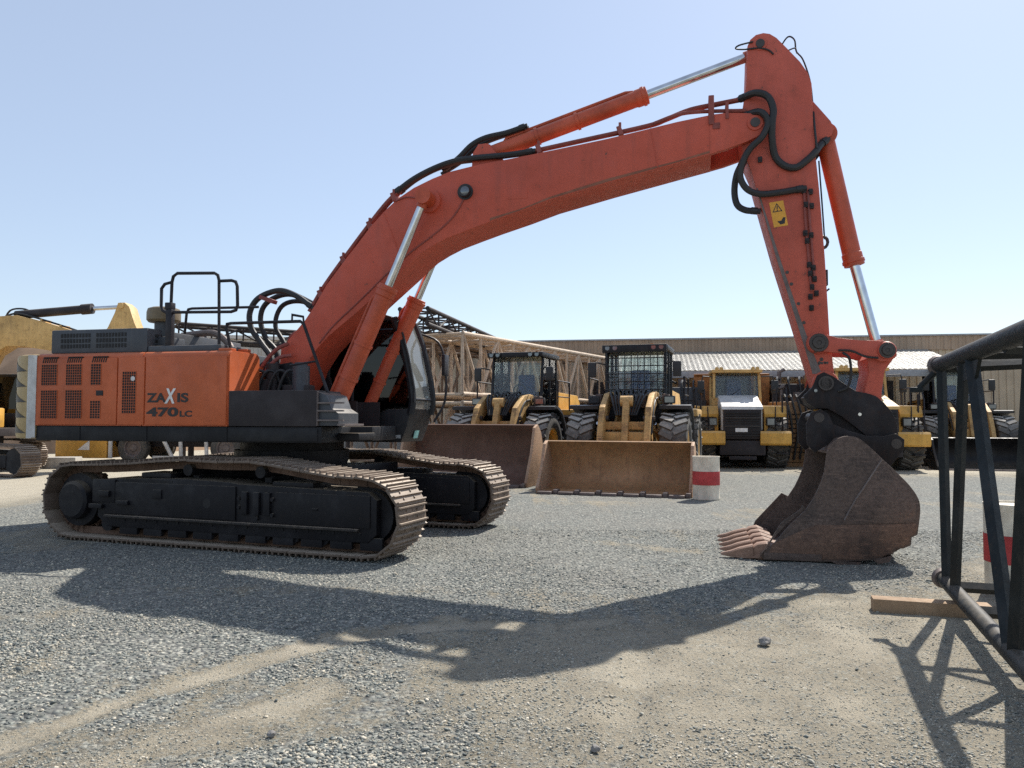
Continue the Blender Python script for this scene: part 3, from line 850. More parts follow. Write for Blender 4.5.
    b.tube([(-1.14, y, 3.50), (-1.24, y, 3.48), (-1.29, y, 3.42), (-1.29, y, 3.18), (-1.27, y, 3.12), (-1.21, y, 3.09), (-0.22, y, 3.07), (-0.15, y, 3.09), (-0.125, y, 3.15), (-0.135, y, 3.41), (-0.16, y, 3.47), (-0.22, y, 3.49), (-0.40, y, 3.49)], r)
    b.box(-1.20, -1.10, y - 0.05, y + 0.05, 3.13, 3.22, 0.01)
    b.box(-1.19, -1.10, y - 0.04, y + 0.04, 2.62, 3.13, 0.01)
    b.build('handrail', M['rail'], E)
    b = MB(); y = -0.5
    b.tube([(-1.52, y, 2.6), (-1.47, y, 3.19), (-1.44, y, 3.25), (-1.38, y, 3.26), (-0.3, y, 3.25)], 0.019); b.build('handrail', M['rail'], E)
    b = MB(); y = -1.2
    b.tube([(-0.27, y, 2.55), (-0.35, y, 2.86), (-0.34, y, 2.92), (-0.28, y, 2.93), (0.74, y, 2.93), (0.79, y, 2.89), (1.2, y, 1.85)], r)
    b.tube([(0.62, y, 2.93), (0.62, y, 3.02), (0.78, y, 2.99), (0.79, y, 2.9)], 0.014)
    b.tube([(0.60, y, 2.35), (0.98, y, 2.40)], 0.014)
    b.build('handrail', M['rail'], E)

    # storage box and tank ahead of the engine cover
    MB().box(-0.105, 1.14, -1.495, -0.8, 1.55, 2.01, 0.012).build('tank_box', M['grey'], E)
    b = MB(); b.prism([(1.145, 1.56), (1.42, 1.56), (1.42, 1.72), (1.32, 1.78), (1.25, 1.95), (1.145, 1.99)], -1.45, -0.85, 0.01)
    stp = b.build('tool_box', M['deck'], E)
    b = MB()
    for z in (1.62, 1.74, 1.84):
        b.box(1.14, 1.5, -1.492, -1.452, z, z + 0.02)
    b.box(1.42, 1.52, -1.48, -0.9, 1.56, 1.585); b.box(1.12, 1.15, -1.49, -1.45, 1.56, 2.0)
    b.build('step', M['worn'], stp)

    # hydraulics round the boom foot
    b = MB()
    b.box(-0.5, 0.1, -0.7, -0.45, 1.55, 2.2, 0.03); b.cyl((0.0, -0.6, 2.2), (0.0, -0.6, 2.42), 0.09); b.box(0.2, 0.6, -0.7, -0.48, 1.55, 2.12, 0.03)
    for k in range(8):
        b.cyl((0.15 + 0.08 * k, -0.72, 1.9 + 0.05 * (k % 3)), (0.15 + 0.08 * k, -0.55, 1.9 + 0.05 * (k % 3)), 0.03, seg=8)
    b.box(-0.4, 1.2, -0.42, -0.40, 1.55, 1.9); b.box(-0.4, 1.2, 0.40, 0.42, 1.55, 1.9)
    b.build('control_valve', M['grey'], E)
    MB().cyl((0.45, -0.62, 2.0), (0.45, -0.62, 2.38), 0.12).cyl((0.45, -0.62, 2.38), (0.45, -0.62, 2.43), 0.09).build('swing_motor', M['deck'], E)
    fb = MB()
    fb.tube([(-0.28, -0.55, 2.1), (-0.2, -0.52, 2.4), (-0.02, -0.5, 2.62), (0.15, -0.45, 2.72)], 0.03, 8, 5); fb.build('foot_pipe', M['pipe'], E)
    fb = MB(); fb.tube([(-0.2, -0.62, 2.05), (-0.12, -0.6, 2.3), (0.05, -0.55, 2.5), (0.2, -0.45, 2.55)], 0.026, 8, 5); fb.build('foot_pipe', M['pipe'], E)
    fb = MB(); fb.box(-0.32, -0.12, -0.66, -0.5, 2.15, 2.3, 0.02); fb.cyl((-0.22, -0.58, 2.3), (-0.22, -0.58, 2.38), 0.05, seg=12); fb.build('foot_block', M['orange'], E)
    for k in range(5):
        x = -0.42 + 0.16 * k
        fb = MB(); fb.tube([(x, -0.7, 1.7), (x - 0.05, -0.74, 2.0), (x + 0.05, -0.72, 2.28), (x + 0.16, -0.66, 2.3), (x + 0.24, -0.6, 2.1)], 0.022, 7, 5); fb.build('hydraulic_hose', M['hose'], E)
    br = MB()                                                     # boom foot and cylinder brackets on the frame
    for s in (-1, 1):
        br.prism([(-0.3, 1.54), (-0.12, 2.2), (0.0, 2.42), (0.2, 2.45), (0.36, 2.3), (0.5, 1.9), (0.9, 1.8), (1.1, 1.7), (1.15, 1.54)], s * 0.44 - 0.03, s * 0.44 + 0.03, 0.01)
        br.prism([(0.6, 1.5), (0.72, 1.7), (0.95, 1.75), (1.12, 1.62), (1.2, 1.46)], s * 0.72 - 0.025, s * 0.72 + 0.025, 0.01)
    br.build('boom_bracket', M['black'], E)

    # boom
    boom = [(0.0, 2.12), (-0.03, 2.3), (0.0, 2.65), (0.16, 2.83), (0.37, 3.06), (0.52, 3.27), (0.7, 3.56), (0.95, 3.87), (1.18, 4.14), (1.36, 4.36), (1.57, 4.57), (1.76, 4.73), (2.0, 4.87), (2.27, 4.98), (2.52, 5.06), (2.93, 5.13), (3.39, 5.18), (3.79, 5.23), (4.33, 5.30), (4.7, 5.35), (5.13, 5.42), (5.6, 5.50), (6.02, 5.555), (6.02, 5.045), (5.62, 4.96), (4.7, 4.76), (3.93, 4.58), (3.52, 4.45), (3.1, 4.33), (2.81, 4.24), (2.5, 4.14), (2.3, 4.05), (2.12, 3.95), (1.98, 3.84), (1.84, 3.71), (1.42, 3.36), (1.21, 3.18), (0.74, 2.82), (0.56, 2.64), (0.36, 2.36), (0.31, 2.2), (0.22, 2.07), (0.1, 2.04)]
    b = MB(); b.prism(boom, -0.38, 0.38, 0.012)
    tip = [(6.0, 5.555), (6.2, 5.56), (6.43, 5.54), (6.6, 5.515), (6.68, 5.45), (6.705, 5.37), (6.67, 5.28), (6.58, 5.22), (6.46, 5.17), (6.2, 5.09), (6.0, 5.045)]
    for s in (-1, 1):
        b.prism(tip, s * 0.345 - 0.04, s * 0.345 + 0.04, 0.008)
        b.lathe([(0, 0.10), (0.018, 0.095)], (6.56, s * 0.384, 5.40), (0, s, 0))
        b.prism([(2.78, 5.10), (2.80, 5.36), (2.88, 5.48), (3.02, 5.48), (3.12, 5.36), (3.3, 5.17)], s * 0.17 - 0.03, s * 0.17 + 0.03, 0.008)
        b.lathe([(0, 0.17), (0.055, 0.16), (0.06, 0.1), (0.26, 0.1)], (2.24, s * 0.378, 4.66), (0, s, 0))
    bo = b.build('boom', M['boom'], E)
    b = MB()                                                      # bare worn strip along the lower edge
    low = [(2.5, 4.14), (2.81, 4.24), (3.1, 4.33), (3.52, 4.45), (3.93, 4.58), (4.7, 4.76), (5.62, 4.96), (6.0, 5.045)]
    for s in (-1,):
        pr = [(x, z + 0.012) for x, z in low] + [(x, z + 0.025 + 0.035 * ((i * 37 % 11) / 11)) for i, (x, z) in reversed(list(enumerate(low)))]
        b.prism(pr[2:-2], -0.3835, -0.379)
    b.build('worn_paint_strip', paint('worn_brown_paint', (0.25, 0.085, 0.045), dirt=(0.13, 0.07, 0.045), dirt_amt=0.8, rough=0.65, scale=3), bo)
    for pts in ([(1.86, 3.74), (1.7, 4.2), (1.55, 4.55)], [(5.35, 4.91), (5.30, 5.2), (5.26, 5.44)]):
        b = MB(); b.tube([(x, -0.381, z) for x, z in pts], 0.007, 6); b.build('weld_bead', M['boom'], bo)
    b = MB(); b.box(3.35, 3.62, -0.3835, -0.378, 4.62, 4.76, 0.002); b.build('patch_plate', M['boom'], bo)
    for x, y, z in ((6.56, -0.405, 5.40), (6.56, 0.405, 5.40), (2.24, -0.64, 4.66)):
        MB().cyl((x, y - 0.012, z), (x, y + 0.012, z), 0.06, seg=18).build('pin', M['pin'], bo)
    lamp = MB().lathe([(0, 0.11), (0.02, 0.11), (0.02, 0.085), (0.06, 0.085), (0.09, 0.08)], (2.75, -0.379, 4.76), (0, -1, 0)).build('work_lamp', M['hose'], bo)
    MB().lathe([(0.091, 0.06), (0.096, 0.05)], (2.765, -0.379, 4.755), (0, -1, 0)).build('lamp_lens', M['lamp'], lamp)
    b = MB(); b.tube([(2.73, -0.386, 4.66), (2.6, -0.386, 4.45), (2.42, -0.386, 4.28), (2.2, -0.386, 4.12), (1.95, -0.386, 3.95), (1.6, -0.386, 3.66), (1.2, -0.386, 3.3), (0.8, -0.386, 2.95), (0.6, -0.386, 2.72)], 0.012, 6, 4)
    b.tube([(2.12, -0.386, 4.70), (1.9, -0.386, 4.74), (1.72, -0.386, 4.69)], 0.01, 6, 4)
    b.build('cable', M['pipe'], bo)
    # steel pipes and hoses running along the top of the boom
    b = HB()
    for yy, dz in ((-0.24, 0.0), (-0.15, 0.02), (0.2, 0.0)):
        b.tube([(0.36, yy, 3.20 + dz), (0.62, yy, 3.60 + dz), (1.12, yy, 4.23 + dz), (1.5, yy, 4.68 + dz), (1.72, yy, 4.88 + dz)], 0.03, 8, 5)
        b.tube([(3.6, yy, 5.30 + dz), (4.3, yy, 5.40 + dz), (5.2, yy, 5.53 + dz), (5.45, yy, 5.60 + dz), (5.76, yy, 5.70 + dz), (6.1, yy, 5.745 + dz), (6.44, yy, 5.785 + dz)], 0.028, 8, 5)
    b.tube([(5.3, -0.3, 5.53), (5.6, -0.3, 5.62), (5.9, -0.3, 5.635), (6.46, -0.3, 5.60)], 0.026, 8, 5)
    for x, z in ((0.55, 3.4), (0.9, 3.88), (1.3, 4.36), (1.66, 4.75), (4.85, 5.44), (3.75, 5.28)):
        b.box(x - 0.03, x + 0.03, -0.3, 0.26, z - 0.02, z + 0.10, rot=Matrix.Rotation(R(-20), 4, 'Y'))
        b.cyl((x, -0.27, z), (x, -0.27, z + 0.15), 0.02, seg=6)
    b.box(5.99, 6.06, -0.405, -0.1, 5.42, 5.80, 0.008); b.box(6.2, 6.24, -0.4, -0.1, 5.48, 5.70, 0.006)
    b.box(6.04, 6.13, -0.398, -0.38, 5.36, 5.44, 0.006)
    b.build('hydraulic_pipe', M['pipe'], bo)
    b = HB()
    b.tube([(1.70, -0.24, 4.88), (1.95, -0.24, 5.04), (2.25, -0.24, 5.17), (2.55, -0.24, 5.25), (2.9, -0.24, 5.275), (3.3, -0.24, 5.28), (3.65, -0.24, 5.305)], 0.042, 8, 5)
    b.tube([(1.70, -0.13, 4.90), (1.95, -0.13, 5.07), (2.25, -0.13, 5.20), (2.55, -0.13, 5.27), (2.9, -0.13, 5.29), (3.65, -0.13, 5.33)], 0.04, 8, 5)
    b.tube([(2.35, -0.05, 5.22), (2.55, -0.05, 5.36), (2.74, -0.05, 5.53), (2.95, -0.05, 5.62), (3.25, -0.05, 5.665), (3.5, -0.05, 5.73)], 0.04, 8, 5)
    b.tube([(2.30, 0.06, 5.2), (2.55, 0.06, 5.34), (2.74, 0.06, 5.5), (3.0, 0.06, 5.62), (3.5, 0.06, 5.74)], 0.035, 8, 5)
    b.build('hydraulic_hose', M['hose'], bo)
    b = HB()
    b.tube([(-0.29, -0.3, 2.1), (-0.23, -0.25, 2.5), (-0.42, -0.2, 2.75), (-0.59, -0.2, 2.98), (-0.62, -0.2, 3.22), (-0.48, -0.2, 3.43), (-0.16, -0.2, 3.53), (0.14, -0.22, 3.44), (0.40, -0.24, 3.27)], 0.043, 9, 6)
    b.tube([(-0.35, 0.0, 2.1), (-0.28, 0.0, 2.6), (-0.46, 0.0, 2.84), (-0.56, 0.0, 3.1), (-0.52, 0.0, 3.32), (-0.34, 0.0, 3.46), (-0.05, 0.0, 3.5), (0.42, -0.12, 3.30)], 0.04, 9, 6)
    b.tube([(-0.2, 0.15, 2.1), (-0.22, 0.15, 2.7), (-0.4, 0.15, 3.05), (-0.3, 0.15, 3.35), (0.0, 0.15, 3.42), (0.42, 0.18, 3.28)], 0.036, 9, 6)
    for k in range(6):
        x = -0.35 + 0.1 * k
        b.tube([(x, -0.45 + 0.1 * k, 1.7), (x - 0.1, -0.4 + 0.08 * k, 2.1), (x + 0.02, -0.3, 2.45), (x + 0.15, -0.35, 2.2), (x + 0.3, -0.45, 1.9)], 0.03, 7, 5)
    b.build('hydraulic_hose', M['hose'], E)
    b = MB(); b.box(-0.45, -0.2, -0.26, -0.14, 3.37, 3.43, 0.01, rot=Matrix.Rotation(R(20), 4, 'Y')); b.tube([(-0.05, -0.1, 2.6), (0.0, -0.1, 2.85), (0.2, -0.1, 2.95), (0.3, -0.1, 3.02)], 0.035, 8, 5); b.tube([(-0.12, 0.05, 2.5), (-0.08, 0.05, 2.75), (0.15, 0.05, 2.9)], 0.035, 8, 5)
    b.build('hose_clamp', M['pipe'], E)

    # hydraulic cylinders
    def cylinder(name, p0, pg, p1, y, rt, rr, par=None, eye=True, ports=True):
        a, g, c = Vector((p0[0], y, p0[1])), Vector((pg[0], y, pg[1])), Vector((p1[0], y, p1[1]))
        d = (c - a).normalized()
        b = MB()
        g0 = g - d * 0.17
        b.cyl(a, g0 + d * 0.02, rt, seg=26)
        b.lathe([(0, rt * 1.0), (0.015, rt * 1.1), (0.09, rt * 1.1), (0.095, rt * 1.2), (0.13, rt * 1.22), (0.135, rt * 1.12), (0.165, rt * 1.1), (0.17, rt * 0.9)], g0, d, 26)
        b.cyl(a + Vector((0, -rt * 1.05, 0)), a + Vector((0, rt * 1.05, 0)), rt * 1.25, seg=22)
        nrm = Vector((-d.z, 0, d.x))
        if nrm.z < 0: nrm = -nrm
        if ports:
            off = nrm * (rt + 0.03)
            b.tube([a + d * 0.28 + nrm * rt * 0.8, a + d * 0.34 + off, g0 - d * 0.1 + off, g0 + nrm * rt], 0.022, 8)
            for f in (0.35, 0.62):
                q = a.lerp(g0, f)
                b.lathe([(-0.02, rt + 0.014), (0.02, rt + 0.014)], q, d, 22)
        o = b.build(name, M['cyl'], par or E)
        MB().cyl(g - d * 0.03, c, rr, seg=22).build('piston_rod', M['chrome'], o)
        MB().cyl(c + Vector((0, -rt * 0.95, 0)), c + Vector((0, rt * 0.95, 0)), rr * 1.9, seg=22).cyl(c - d * rr * 2.6, c, rr * 1.3).build('rod_eye', M['cyl'], o)
        return o
    for y in (-0.58, 0.58):
        cylinder('boom_cylinder', (0.88, 1.62), (1.72, 3.47), (2.24, 4.66), y, 0.122, 0.058)
    cylinder('arm_cylinder', (2.95, 5.38), (5.20, 6.045), (6.62, 6.465), 0.0, 0.108, 0.062)
    cylinder('bucket_cylinder', (7.44, 5.29), (7.775, 3.60), (8.04, 2.49), 0.0, 0.112, 0.062, ports=False)

    # arm
    arm = [(6.48, 6.30), (6.485, 6.45), (6.52, 6.53), (6.59, 6.585), (6.68, 6.60), (6.76, 6.58), (6.84, 6.52), (6.95, 6.39), (7.12, 6.18), (7.21, 6.03), (7.255, 5.89), (7.265, 5.4), (7.29, 4.95), (7.32, 4.6), (7.34, 4.31), (7.38, 3.66), (7.42, 2.69), (7.475, 2.14), (7.45, 2.02), (7.36, 1.98), (7.25, 2.05), (7.21, 2.22), (7.0, 2.98), (6.79, 3.72), (6.57, 4.59), (6.52, 4.8), (6.42, 5.05), (6.38, 5.25), (6.38, 5.5), (6.43, 5.7), (6.465, 5.95)]
    b = MB(); b.prism(arm, -0.285, 0.285, 0.012)
    for s in (-1, 1):
        b.prism([(7.2, 5.8), (7.34, 5.62), (7.49, 5.42), (7.525, 5.33), (7.5, 5.24), (7.42, 5.2), (7.22, 4.95)], s * 0.16 - 0.025, s * 0.16 + 0.025, 0.008)
        b.lathe([(0, 0.09), (0.012, 0.085)], (6.64, s * 0.284, 6.46), (0, s, 0))
        b.lathe([(0, 0.14), (0.05, 0.13)], (7.28, s * 0.284, 2.60), (0, s, 0))
        b.lathe([(0, 0.16), (0.035, 0.15)], (7.36, s * 0.284, 2.10), (0, s, 0))
    ao = b.build('arm', M['arm'], E)
    b = MB()                                                      # lifting eye, brackets, junctions on the edge
    b.tube([(7.40 + 0.06 * math.cos(a), 0, 3.92 + 0.075 * math.sin(a)) for a in np.linspace(0, 2 * math.pi, 14)[:-1]], 0.02, 6, closed=True); b.build('lifting_eye', M['pin'], ao)
    b = MB(); b.box(7.385, 7.45, -0.05, 0.05, 3.36, 3.56, 0.006); b.build('pipe_bracket', M['grey'], ao)
    b = MB(); b.tube([(7.38, 0.0, 3.25), (7.47, 0, 3.32)], 0.012, 6); b.build('pipe_bracket', M['grey'], ao)
    for x, z in ((7.14, 4.52), (7.22, 4.5), (7.16, 4.34), (7.23, 4.32), (7.15, 3.98), (7.22, 3.95), (7.17, 3.88), (7.19, 3.58), (7.24, 3.54), (7.2, 3.47), (7.25, 3.4), (7.22, 3.3), (7.27, 3.22), (7.2, 3.18), (7.21, 3.04), (6.62, 4.95)):
        b = MB(); b.box(x - 0.026, x + 0.026, -0.325, -0.284, z - 0.035, z + 0.035, 0.006); b.cyl((x, -0.32, z), (x, -0.345, z), 0.016, seg=6)
        b.build('pipe_bracket', M['grey'], ao)

    b = HB(); b.tube([(7.14, -0.305, 4.55), (7.15, -0.305, 4.2), (7.2, -0.305, 3.4), (7.21, -0.305, 3.25)], 0.016, 7); b.build('hydraulic_pipe', M['pipe'], ao); b = HB(); b.tube([(7.19, -0.305, 4.5), (7.2, -0.305, 4.2), (7.25, -0.305, 3.4)], 0.016, 7)
    b.build('hydraulic_pipe', M['pipe'], ao)
    b = HB()
    b.tube([(6.40, -0.24, 5.785), (6.56, -0.4, 5.78), (6.71, -0.42, 5.71), (6.775, -0.43, 5.54), (6.76, -0.44, 5.36), (6.76, -0.40, 5.17), (6.80, -0.34, 4.97), (6.91, -0.33, 4.845), (7.05, -0.32, 4.815), (7.18, -0.31, 4.9), (7.28, -0.28, 5.0), (7.36, -0.2, 5.12), (7.43, -0.15, 5.19)], 0.045, 9, 6)
    b.tube([(6.45, -0.28, 5.55), (6.62, -0.43, 5.52), (6.71, -0.44, 5.38), (6.64, -0.44, 5.2), (6.50, -0.42, 5.07), (6.41, -0.40, 4.92), (6.37, -0.38, 4.73), (6.45, -0.36, 4.57), (6.61, -0.34, 4.5), (6.84, -0.33, 4.505), (7.12, -0.32, 4.54)], 0.042, 9, 6)
    b.tube([(6.42, -0.3, 4.95), (6.34, -0.25, 4.8), (6.31, -0.2, 4.6), (6.34, -0.2, 4.42), (6.44, -0.2, 4.34), (6.58, -0.2, 4.32)], 0.042, 9, 6)
    b.tube([(7.30, 0, 5.08), (7.36, -0.1, 5.16), (7.44, -0.1, 5.24)], 0.04, 8, 4)
    b.tube([(7.28, 0.02, 4.95), (7.32, 0.02, 5.02), (7.40, 0.02, 5.12)], 0.03, 8, 4)
    b.tube([(6.9, -0.1, 6.47), (7.0, -0.1, 6.6), (7.08, -0.1, 6.55), (7.1, -0.1, 6.4), (7.18, -0.1, 6.28), (7.26, -0.1, 6.0), (7.29, -0.1, 5.7)], 0.011, 6, 5)
    b.tube([(7.0, -0.15, 6.4), (7.08, -0.15, 6.42), (7.1, -0.15, 6.35)], 0.009, 6, 3)
    b.tube([(6.55, -0.3, 6.49), (6.38, -0.3, 6.46), (6.34, -0.3, 6.42), (6.45, -0.3, 6.4), (6.62, -0.3, 6.40), (6.74, -0.3, 6.36), (6.8, -0.3, 6.3)], 0.011, 6, 5)
    b.tube([(7.29, -0.1, 5.7), (7.28, -0.3, 5.3), (7.30, -0.3, 5.05)], 0.014, 6, 4)
    b.tube([(7.33, -0.25, 4.9), (7.36, -0.27, 4.3), (7.38, -0.27, 3.9)], 0.010, 6, 4)
    b.build('hydraulic_hose', M['hose'], ao)
    for x, z, rr in ((6.64, 6.46, 0.055), (7.28, 2.60, 0.085), (7.36, 2.10, 0.07)):
        for s in (-1, 1):
            MB().cyl((x, s * 0.28, z), (x, s * (0.31 if z > 5 else 0.36), z), rr, seg=18).build('pin', M['pin'], ao)
    b = MB(); le = [(6.57, 4.59), (6.79, 3.72), (7.0, 2.98), (7.12, 2.55), (7.21, 2.22)]
    pr = [(x + 0.004, z) for x, z in le] + [(x + w_, z) for (x, z), w_ in zip(reversed(le), (0.11, 0.08, 0.06, 0.045, 0.02))]
    b.prism(pr, -0.2885, -0.284); b.build('worn_edge', M['worn'], ao)
    b = MB()
    for k in range(9):
        a, q = random.uniform(0, 6.3), random.uniform(0.02, 0.1)
        x, z = 7.31 + q * math.cos(a) * 0.9, 2.33 + q * math.sin(a)
        b.cyl((x, -0.2855, z), (x, -0.288, z), random.uniform(0.012, 0.024), seg=8)
    for x, z in ((7.12, 2.86), (7.06, 3.1), (6.98, 3.35), (6.93, 3.5)):
        b.cyl((x, -0.2855, z), (x, -0.288, z), 0.022, seg=8)
    b.build('paint_chip', M['pin'], ao)
    # warning sticker
    st = MB(); st.prism([(6.725, 4.395), (6.895, 4.415), (6.95, 4.095), (6.78, 4.075)], -0.289, -0.2855); sto = st.build('warning_sticker', M['yellow_sign'], ao)
    b = MB()
    t = [(6.765, 4.265), (6.885, 4.28), (6.815, 4.385)]
    cxy = (sum(p[0] for p in t) / 3, sum(p[1] for p in t) / 3)
    ti = [(cxy[0] + (x - cxy[0]) * 0.72, cxy[1] + (z - cxy[1]) * 0.72) for x, z in t]
    for i in range(3):
        j = (i + 1) % 3
        b.quad([(t[i][0], -0.2905, t[i][1]), (t[j][0], -0.2905, t[j][1]), (ti[j][0], -0.2905, ti[j][1]), (ti[i][0], -0.2905, ti[i][1])])
    b.box(6.815, 6.828, -0.2908, -0.289, 4.305, 4.345); b.box(6.816, 6.829, -0.2908, -0.289, 4.285, 4.297)
    b.prism([(6.86, 4.11), (6.91, 4.12), (6.92, 4.2), (6.89, 4.2), (6.87, 4.16), (6.82, 4.15)], -0.2908, -0.289)
    b.build('warning_triangle', M['decal_black'], sto)

    # links
    for s in (-1, 1):
        b = MB()
        b.prism([(7.24, 2.71), (7.36, 2.70), (7.5, 2.655), (7.75, 2.62), (7.98, 2.61), (8.08, 2.60), (8.16, 2.53), (8.16, 2.42), (8.09, 2.36), (7.98, 2.36), (7.86, 2.42), (7.7, 2.465), (7.45, 2.475), (7.34, 2.49), (7.2, 2.50), (7.15, 2.58), (7.17, 2.67)], s * 0.345 - 0.025, s * 0.345 + 0.025, 0.008)
        b.lathe([(0, 0.11), (0.03, 0.10)], (8.05, s * 0.37, 2.49), (0, s, 0))
        go = b.build('guide_link', M['arm'], E)
        MB().lathe([(0, 0.095), (0.008, 0.092), (0.008, 0.068), (0.03, 0.06), (0.032, 0.025), (0.024, 0.02)], (8.05, s * 0.40, 2.49), (0, s, 0)).build('pin', M['pin'], go)
        MB().lathe([(0, 0.115), (0.012, 0.11), (0.012, 0.08), (0.03, 0.072), (0.032, 0.03), (0.024, 0.025)], (7.28, s * 0.37, 2.60), (0, s, 0)).build('pin', M['pin'], go)
    b = MB(); b.prism([(7.84, 2.40), (7.86, 2.24), (7.80, 1.95), (7.82, 1.8), (7.92, 1.75), (8.0, 1.82), (8.0, 1.98), (8.04, 2.25), (8.13, 2.38), (8.16, 2.5), (8.07, 2.58), (7.95, 2.56)], -0.3, 0.3, 0.015)
    b.build('power_link', M['arm'], E)
    b = HB(); b.tube([(7.55, -0.38, 2.47), (7.62, -0.4, 2.4), (7.64, -0.38, 2.2), (7.6, -0.36, 2.05), (7.5, -0.34, 2.0)], 0.016, 7, 6); b.tube([(7.5, -0.385, 2.5), (7.65, -0.385, 2.49), (7.8, -0.385, 2.42), (7.95, -0.385, 2.40)], 0.013, 6, 5); b.build('hydraulic_hose', M['hose'], E)

    # quick hitch
    hp = [(7.26, 2.20), (7.34, 2.24), (7.44, 2.19), (7.55, 2.11), (7.71, 2.0), (7.82, 1.98), (7.93, 1.94), (8.02, 1.86), (8.11, 1.74), (8.16, 1.6), (8.17, 1.47), (8.21, 1.38), (8.18, 1.3), (8.1, 1.28), (8.02, 1.31), (7.87, 1.41), (7.72, 1.54), (7.54, 1.69), (7.37, 1.79), (7.24, 1.79), (7.14, 1.86), (7.10, 1.95), (7.2, 2.05)]
    b = MB()
    for s in (-1, 1):
        b.prism(hp, s * 0.30 - 0.03, s * 0.30 + 0.03, 0.01)
    b.prism([(x * 0.94 + 0.06 * 7.68, z * 0.9 + 0.1 * 1.75) for x, z in hp], -0.28, 0.28)
    b.prism([(7.22, 1.48), (7.26, 1.76), (7.42, 1.78), (7.62, 1.66), (7.86, 1.46), (8.06, 1.34), (7.9, 1.3), (7.6, 1.42)], -0.26, 0.26)
    ho = b.build('quick_hitch', M['hitch'], E)
    for x, z in ((7.24, 2.01), (7.74, 1.72)):
        MB().cyl((x, -0.332, z), (x, -0.345, z), 0.02, seg=10).build('bolt', M['chrome'], ho)
    MB().cyl((8.12, -0.45, 1.37), (8.12, 0.45, 1.37), 0.06).cyl((7.26, -0.45, 1.68), (7.26, 0.45, 1.68), 0.06).cyl((7.36, -0.36, 2.1), (7.36, 0.36, 2.1), 0.09).build('hitch_pin', M['pin'], ho)

    # bucket
    W = 0.84
    back = [(7.30, 1.28), (7.40, 1.40), (7.50, 1.455), (7.6, 1.44), (7.70, 1.37), (7.83, 1.225), (8.0, 1.055), (8.14, 0.905), (8.22, 0.765), (8.245, 0.64), (8.225, 0.47), (8.17, 0.33), (8.08, 0.22), (7.92, 0.12), (7.7, 0.06), (7.3, 0.03), (6.9, 0.025), (6.55, 0.03)]
    def smooth2(p, i0, i1, n=4):
        q = catmull([(x, 0, z) for x, z in p[i0:i1]], n)
        return p[:i0] + [(v.x, v.z) for v in q] + p[i1:]
    back = smooth2(back, 0, len(back))
    inner = [((x - 7.35) * 0.955 + 7.35, (z - 0.75) * 0.955 + 0.75) for x, z in back]
    b = MB(); b.prism(back + inner[::-1], -W, W)
    b.cyl((7.47, -W, 1.37), (7.47, W, 1.37), 0.075)
    for y in (-0.55, 0.0, 0.55):                                   # heel wear strips
        b.prism([(7.2, 0.03), (7.2, 0.0), (7.75, 0.03), (8.0, 0.11), (8.16, 0.26), (8.24, 0.42), (8.2, 0.42), (8.08, 0.22), (7.9, 0.12), (7.7, 0.06)], y - 0.08, y + 0.08)
    bk = b.build('bucket', M['rust'], E)
    side = [(7.29, 1.34), (7.36, 1.41), (7.43, 1.45), (7.5, 1.465), (7.6, 1.45), (7.7, 1.38), (7.84, 1.235), (8.01, 1.065), (8.15, 0.91), (8.235, 0.77), (8.255, 0.64), (8.235, 0.46), (8.22, 0.36), (8.16, 0.33), (8.15, 0.24), (8.07, 0.2), (8.0, 0.2), (7.96, 0.13), (7.88, 0.12), (7.82, 0.07), (7.6, 0.04), (7.3, 0.02), (6.97, 0.012), (6.56, 0.01), (6.52, 0.08), (6.69, 0.22), (6.82, 0.385), (6.93, 0.5), (7.03, 0.6), (7.12, 0.74), (7.18, 0.87), (7.235, 1.02), (7.265, 1.21)]
    side = smooth2(side, 29, len(side), 3)
    side = smooth2(side, 0, 12, 4)
    for s in (-1, 1):
        MB().prism(side, s * (W + 0.018) - 0.018, s * (W + 0.018) + 0.018, 0.005).build('side_plate', M['rust'], bk)
    b = MB(); b.prism([(6.5, 0.02), (6.66, 0.25), (6.80, 0.42), (7.03, 0.63), (7.0, 0.66), (6.98, 0.62), (6.76, 0.45)], -0.895, -0.875); b.build('side_cutter', M['rust'], bk)
    b = MB(); b.prism([(6.5, 0.02), (6.75, 0.2), (6.9, 0.40), (7.08, 0.58), (6.95, 0.64), (6.6, 0.25)], 0.875, 0.9); b.build('side_cutter', M['rust'], bk)
    b = MB(); b.prism([(6.56, 0.1), (7.2, 0.1), (7.2, 0.02), (6.56, 0.02)], -0.895, -0.877, 0.004)
    b.build('wear_bar', M['rust'], bk)
    b = MB(); b.prism([(7.3, 0.03), (7.62, 0.03), (7.6, -0.004), (7.36, -0.004)], -0.9, -0.80); b.build('heel_block', M['rust'], bk)
    b = MB(); b.prism([(7.75, 0.06), (7.95, 0.12), (7.92, 0.05), (7.8, 0.02)], -0.9, -0.8)
    b.build('heel_block', M['rust'], bk)
    b = MB(); b.prism([(7.83, 1.2), (7.98, 1.04), (8.12, 0.89), (8.20, 0.75), (8.215, 0.62), (8.2, 0.5), (7.85, 0.475), (7.42, 0.455), (7.63, 0.82)], -0.884, -0.874, 0.003)
    b.build('wear_plate', M['rustpatch'], bk)
    b = MB(); b.prism([(6.66, 0.2), (6.95, 0.35), (7.15, 0.44), (7.4, 0.445), (7.85, 0.465), (8.2, 0.49), (8.225, 0.46), (8.2, 0.38), (8.14, 0.34), (8.13, 0.26), (8.06, 0.215), (7.98, 0.21), (7.94, 0.14), (7.8, 0.09), (7.55, 0.055), (6.6, 0.03)], -0.882, -0.874, 0.003)
    b.build('heel_plate', M['rust_low'], bk)
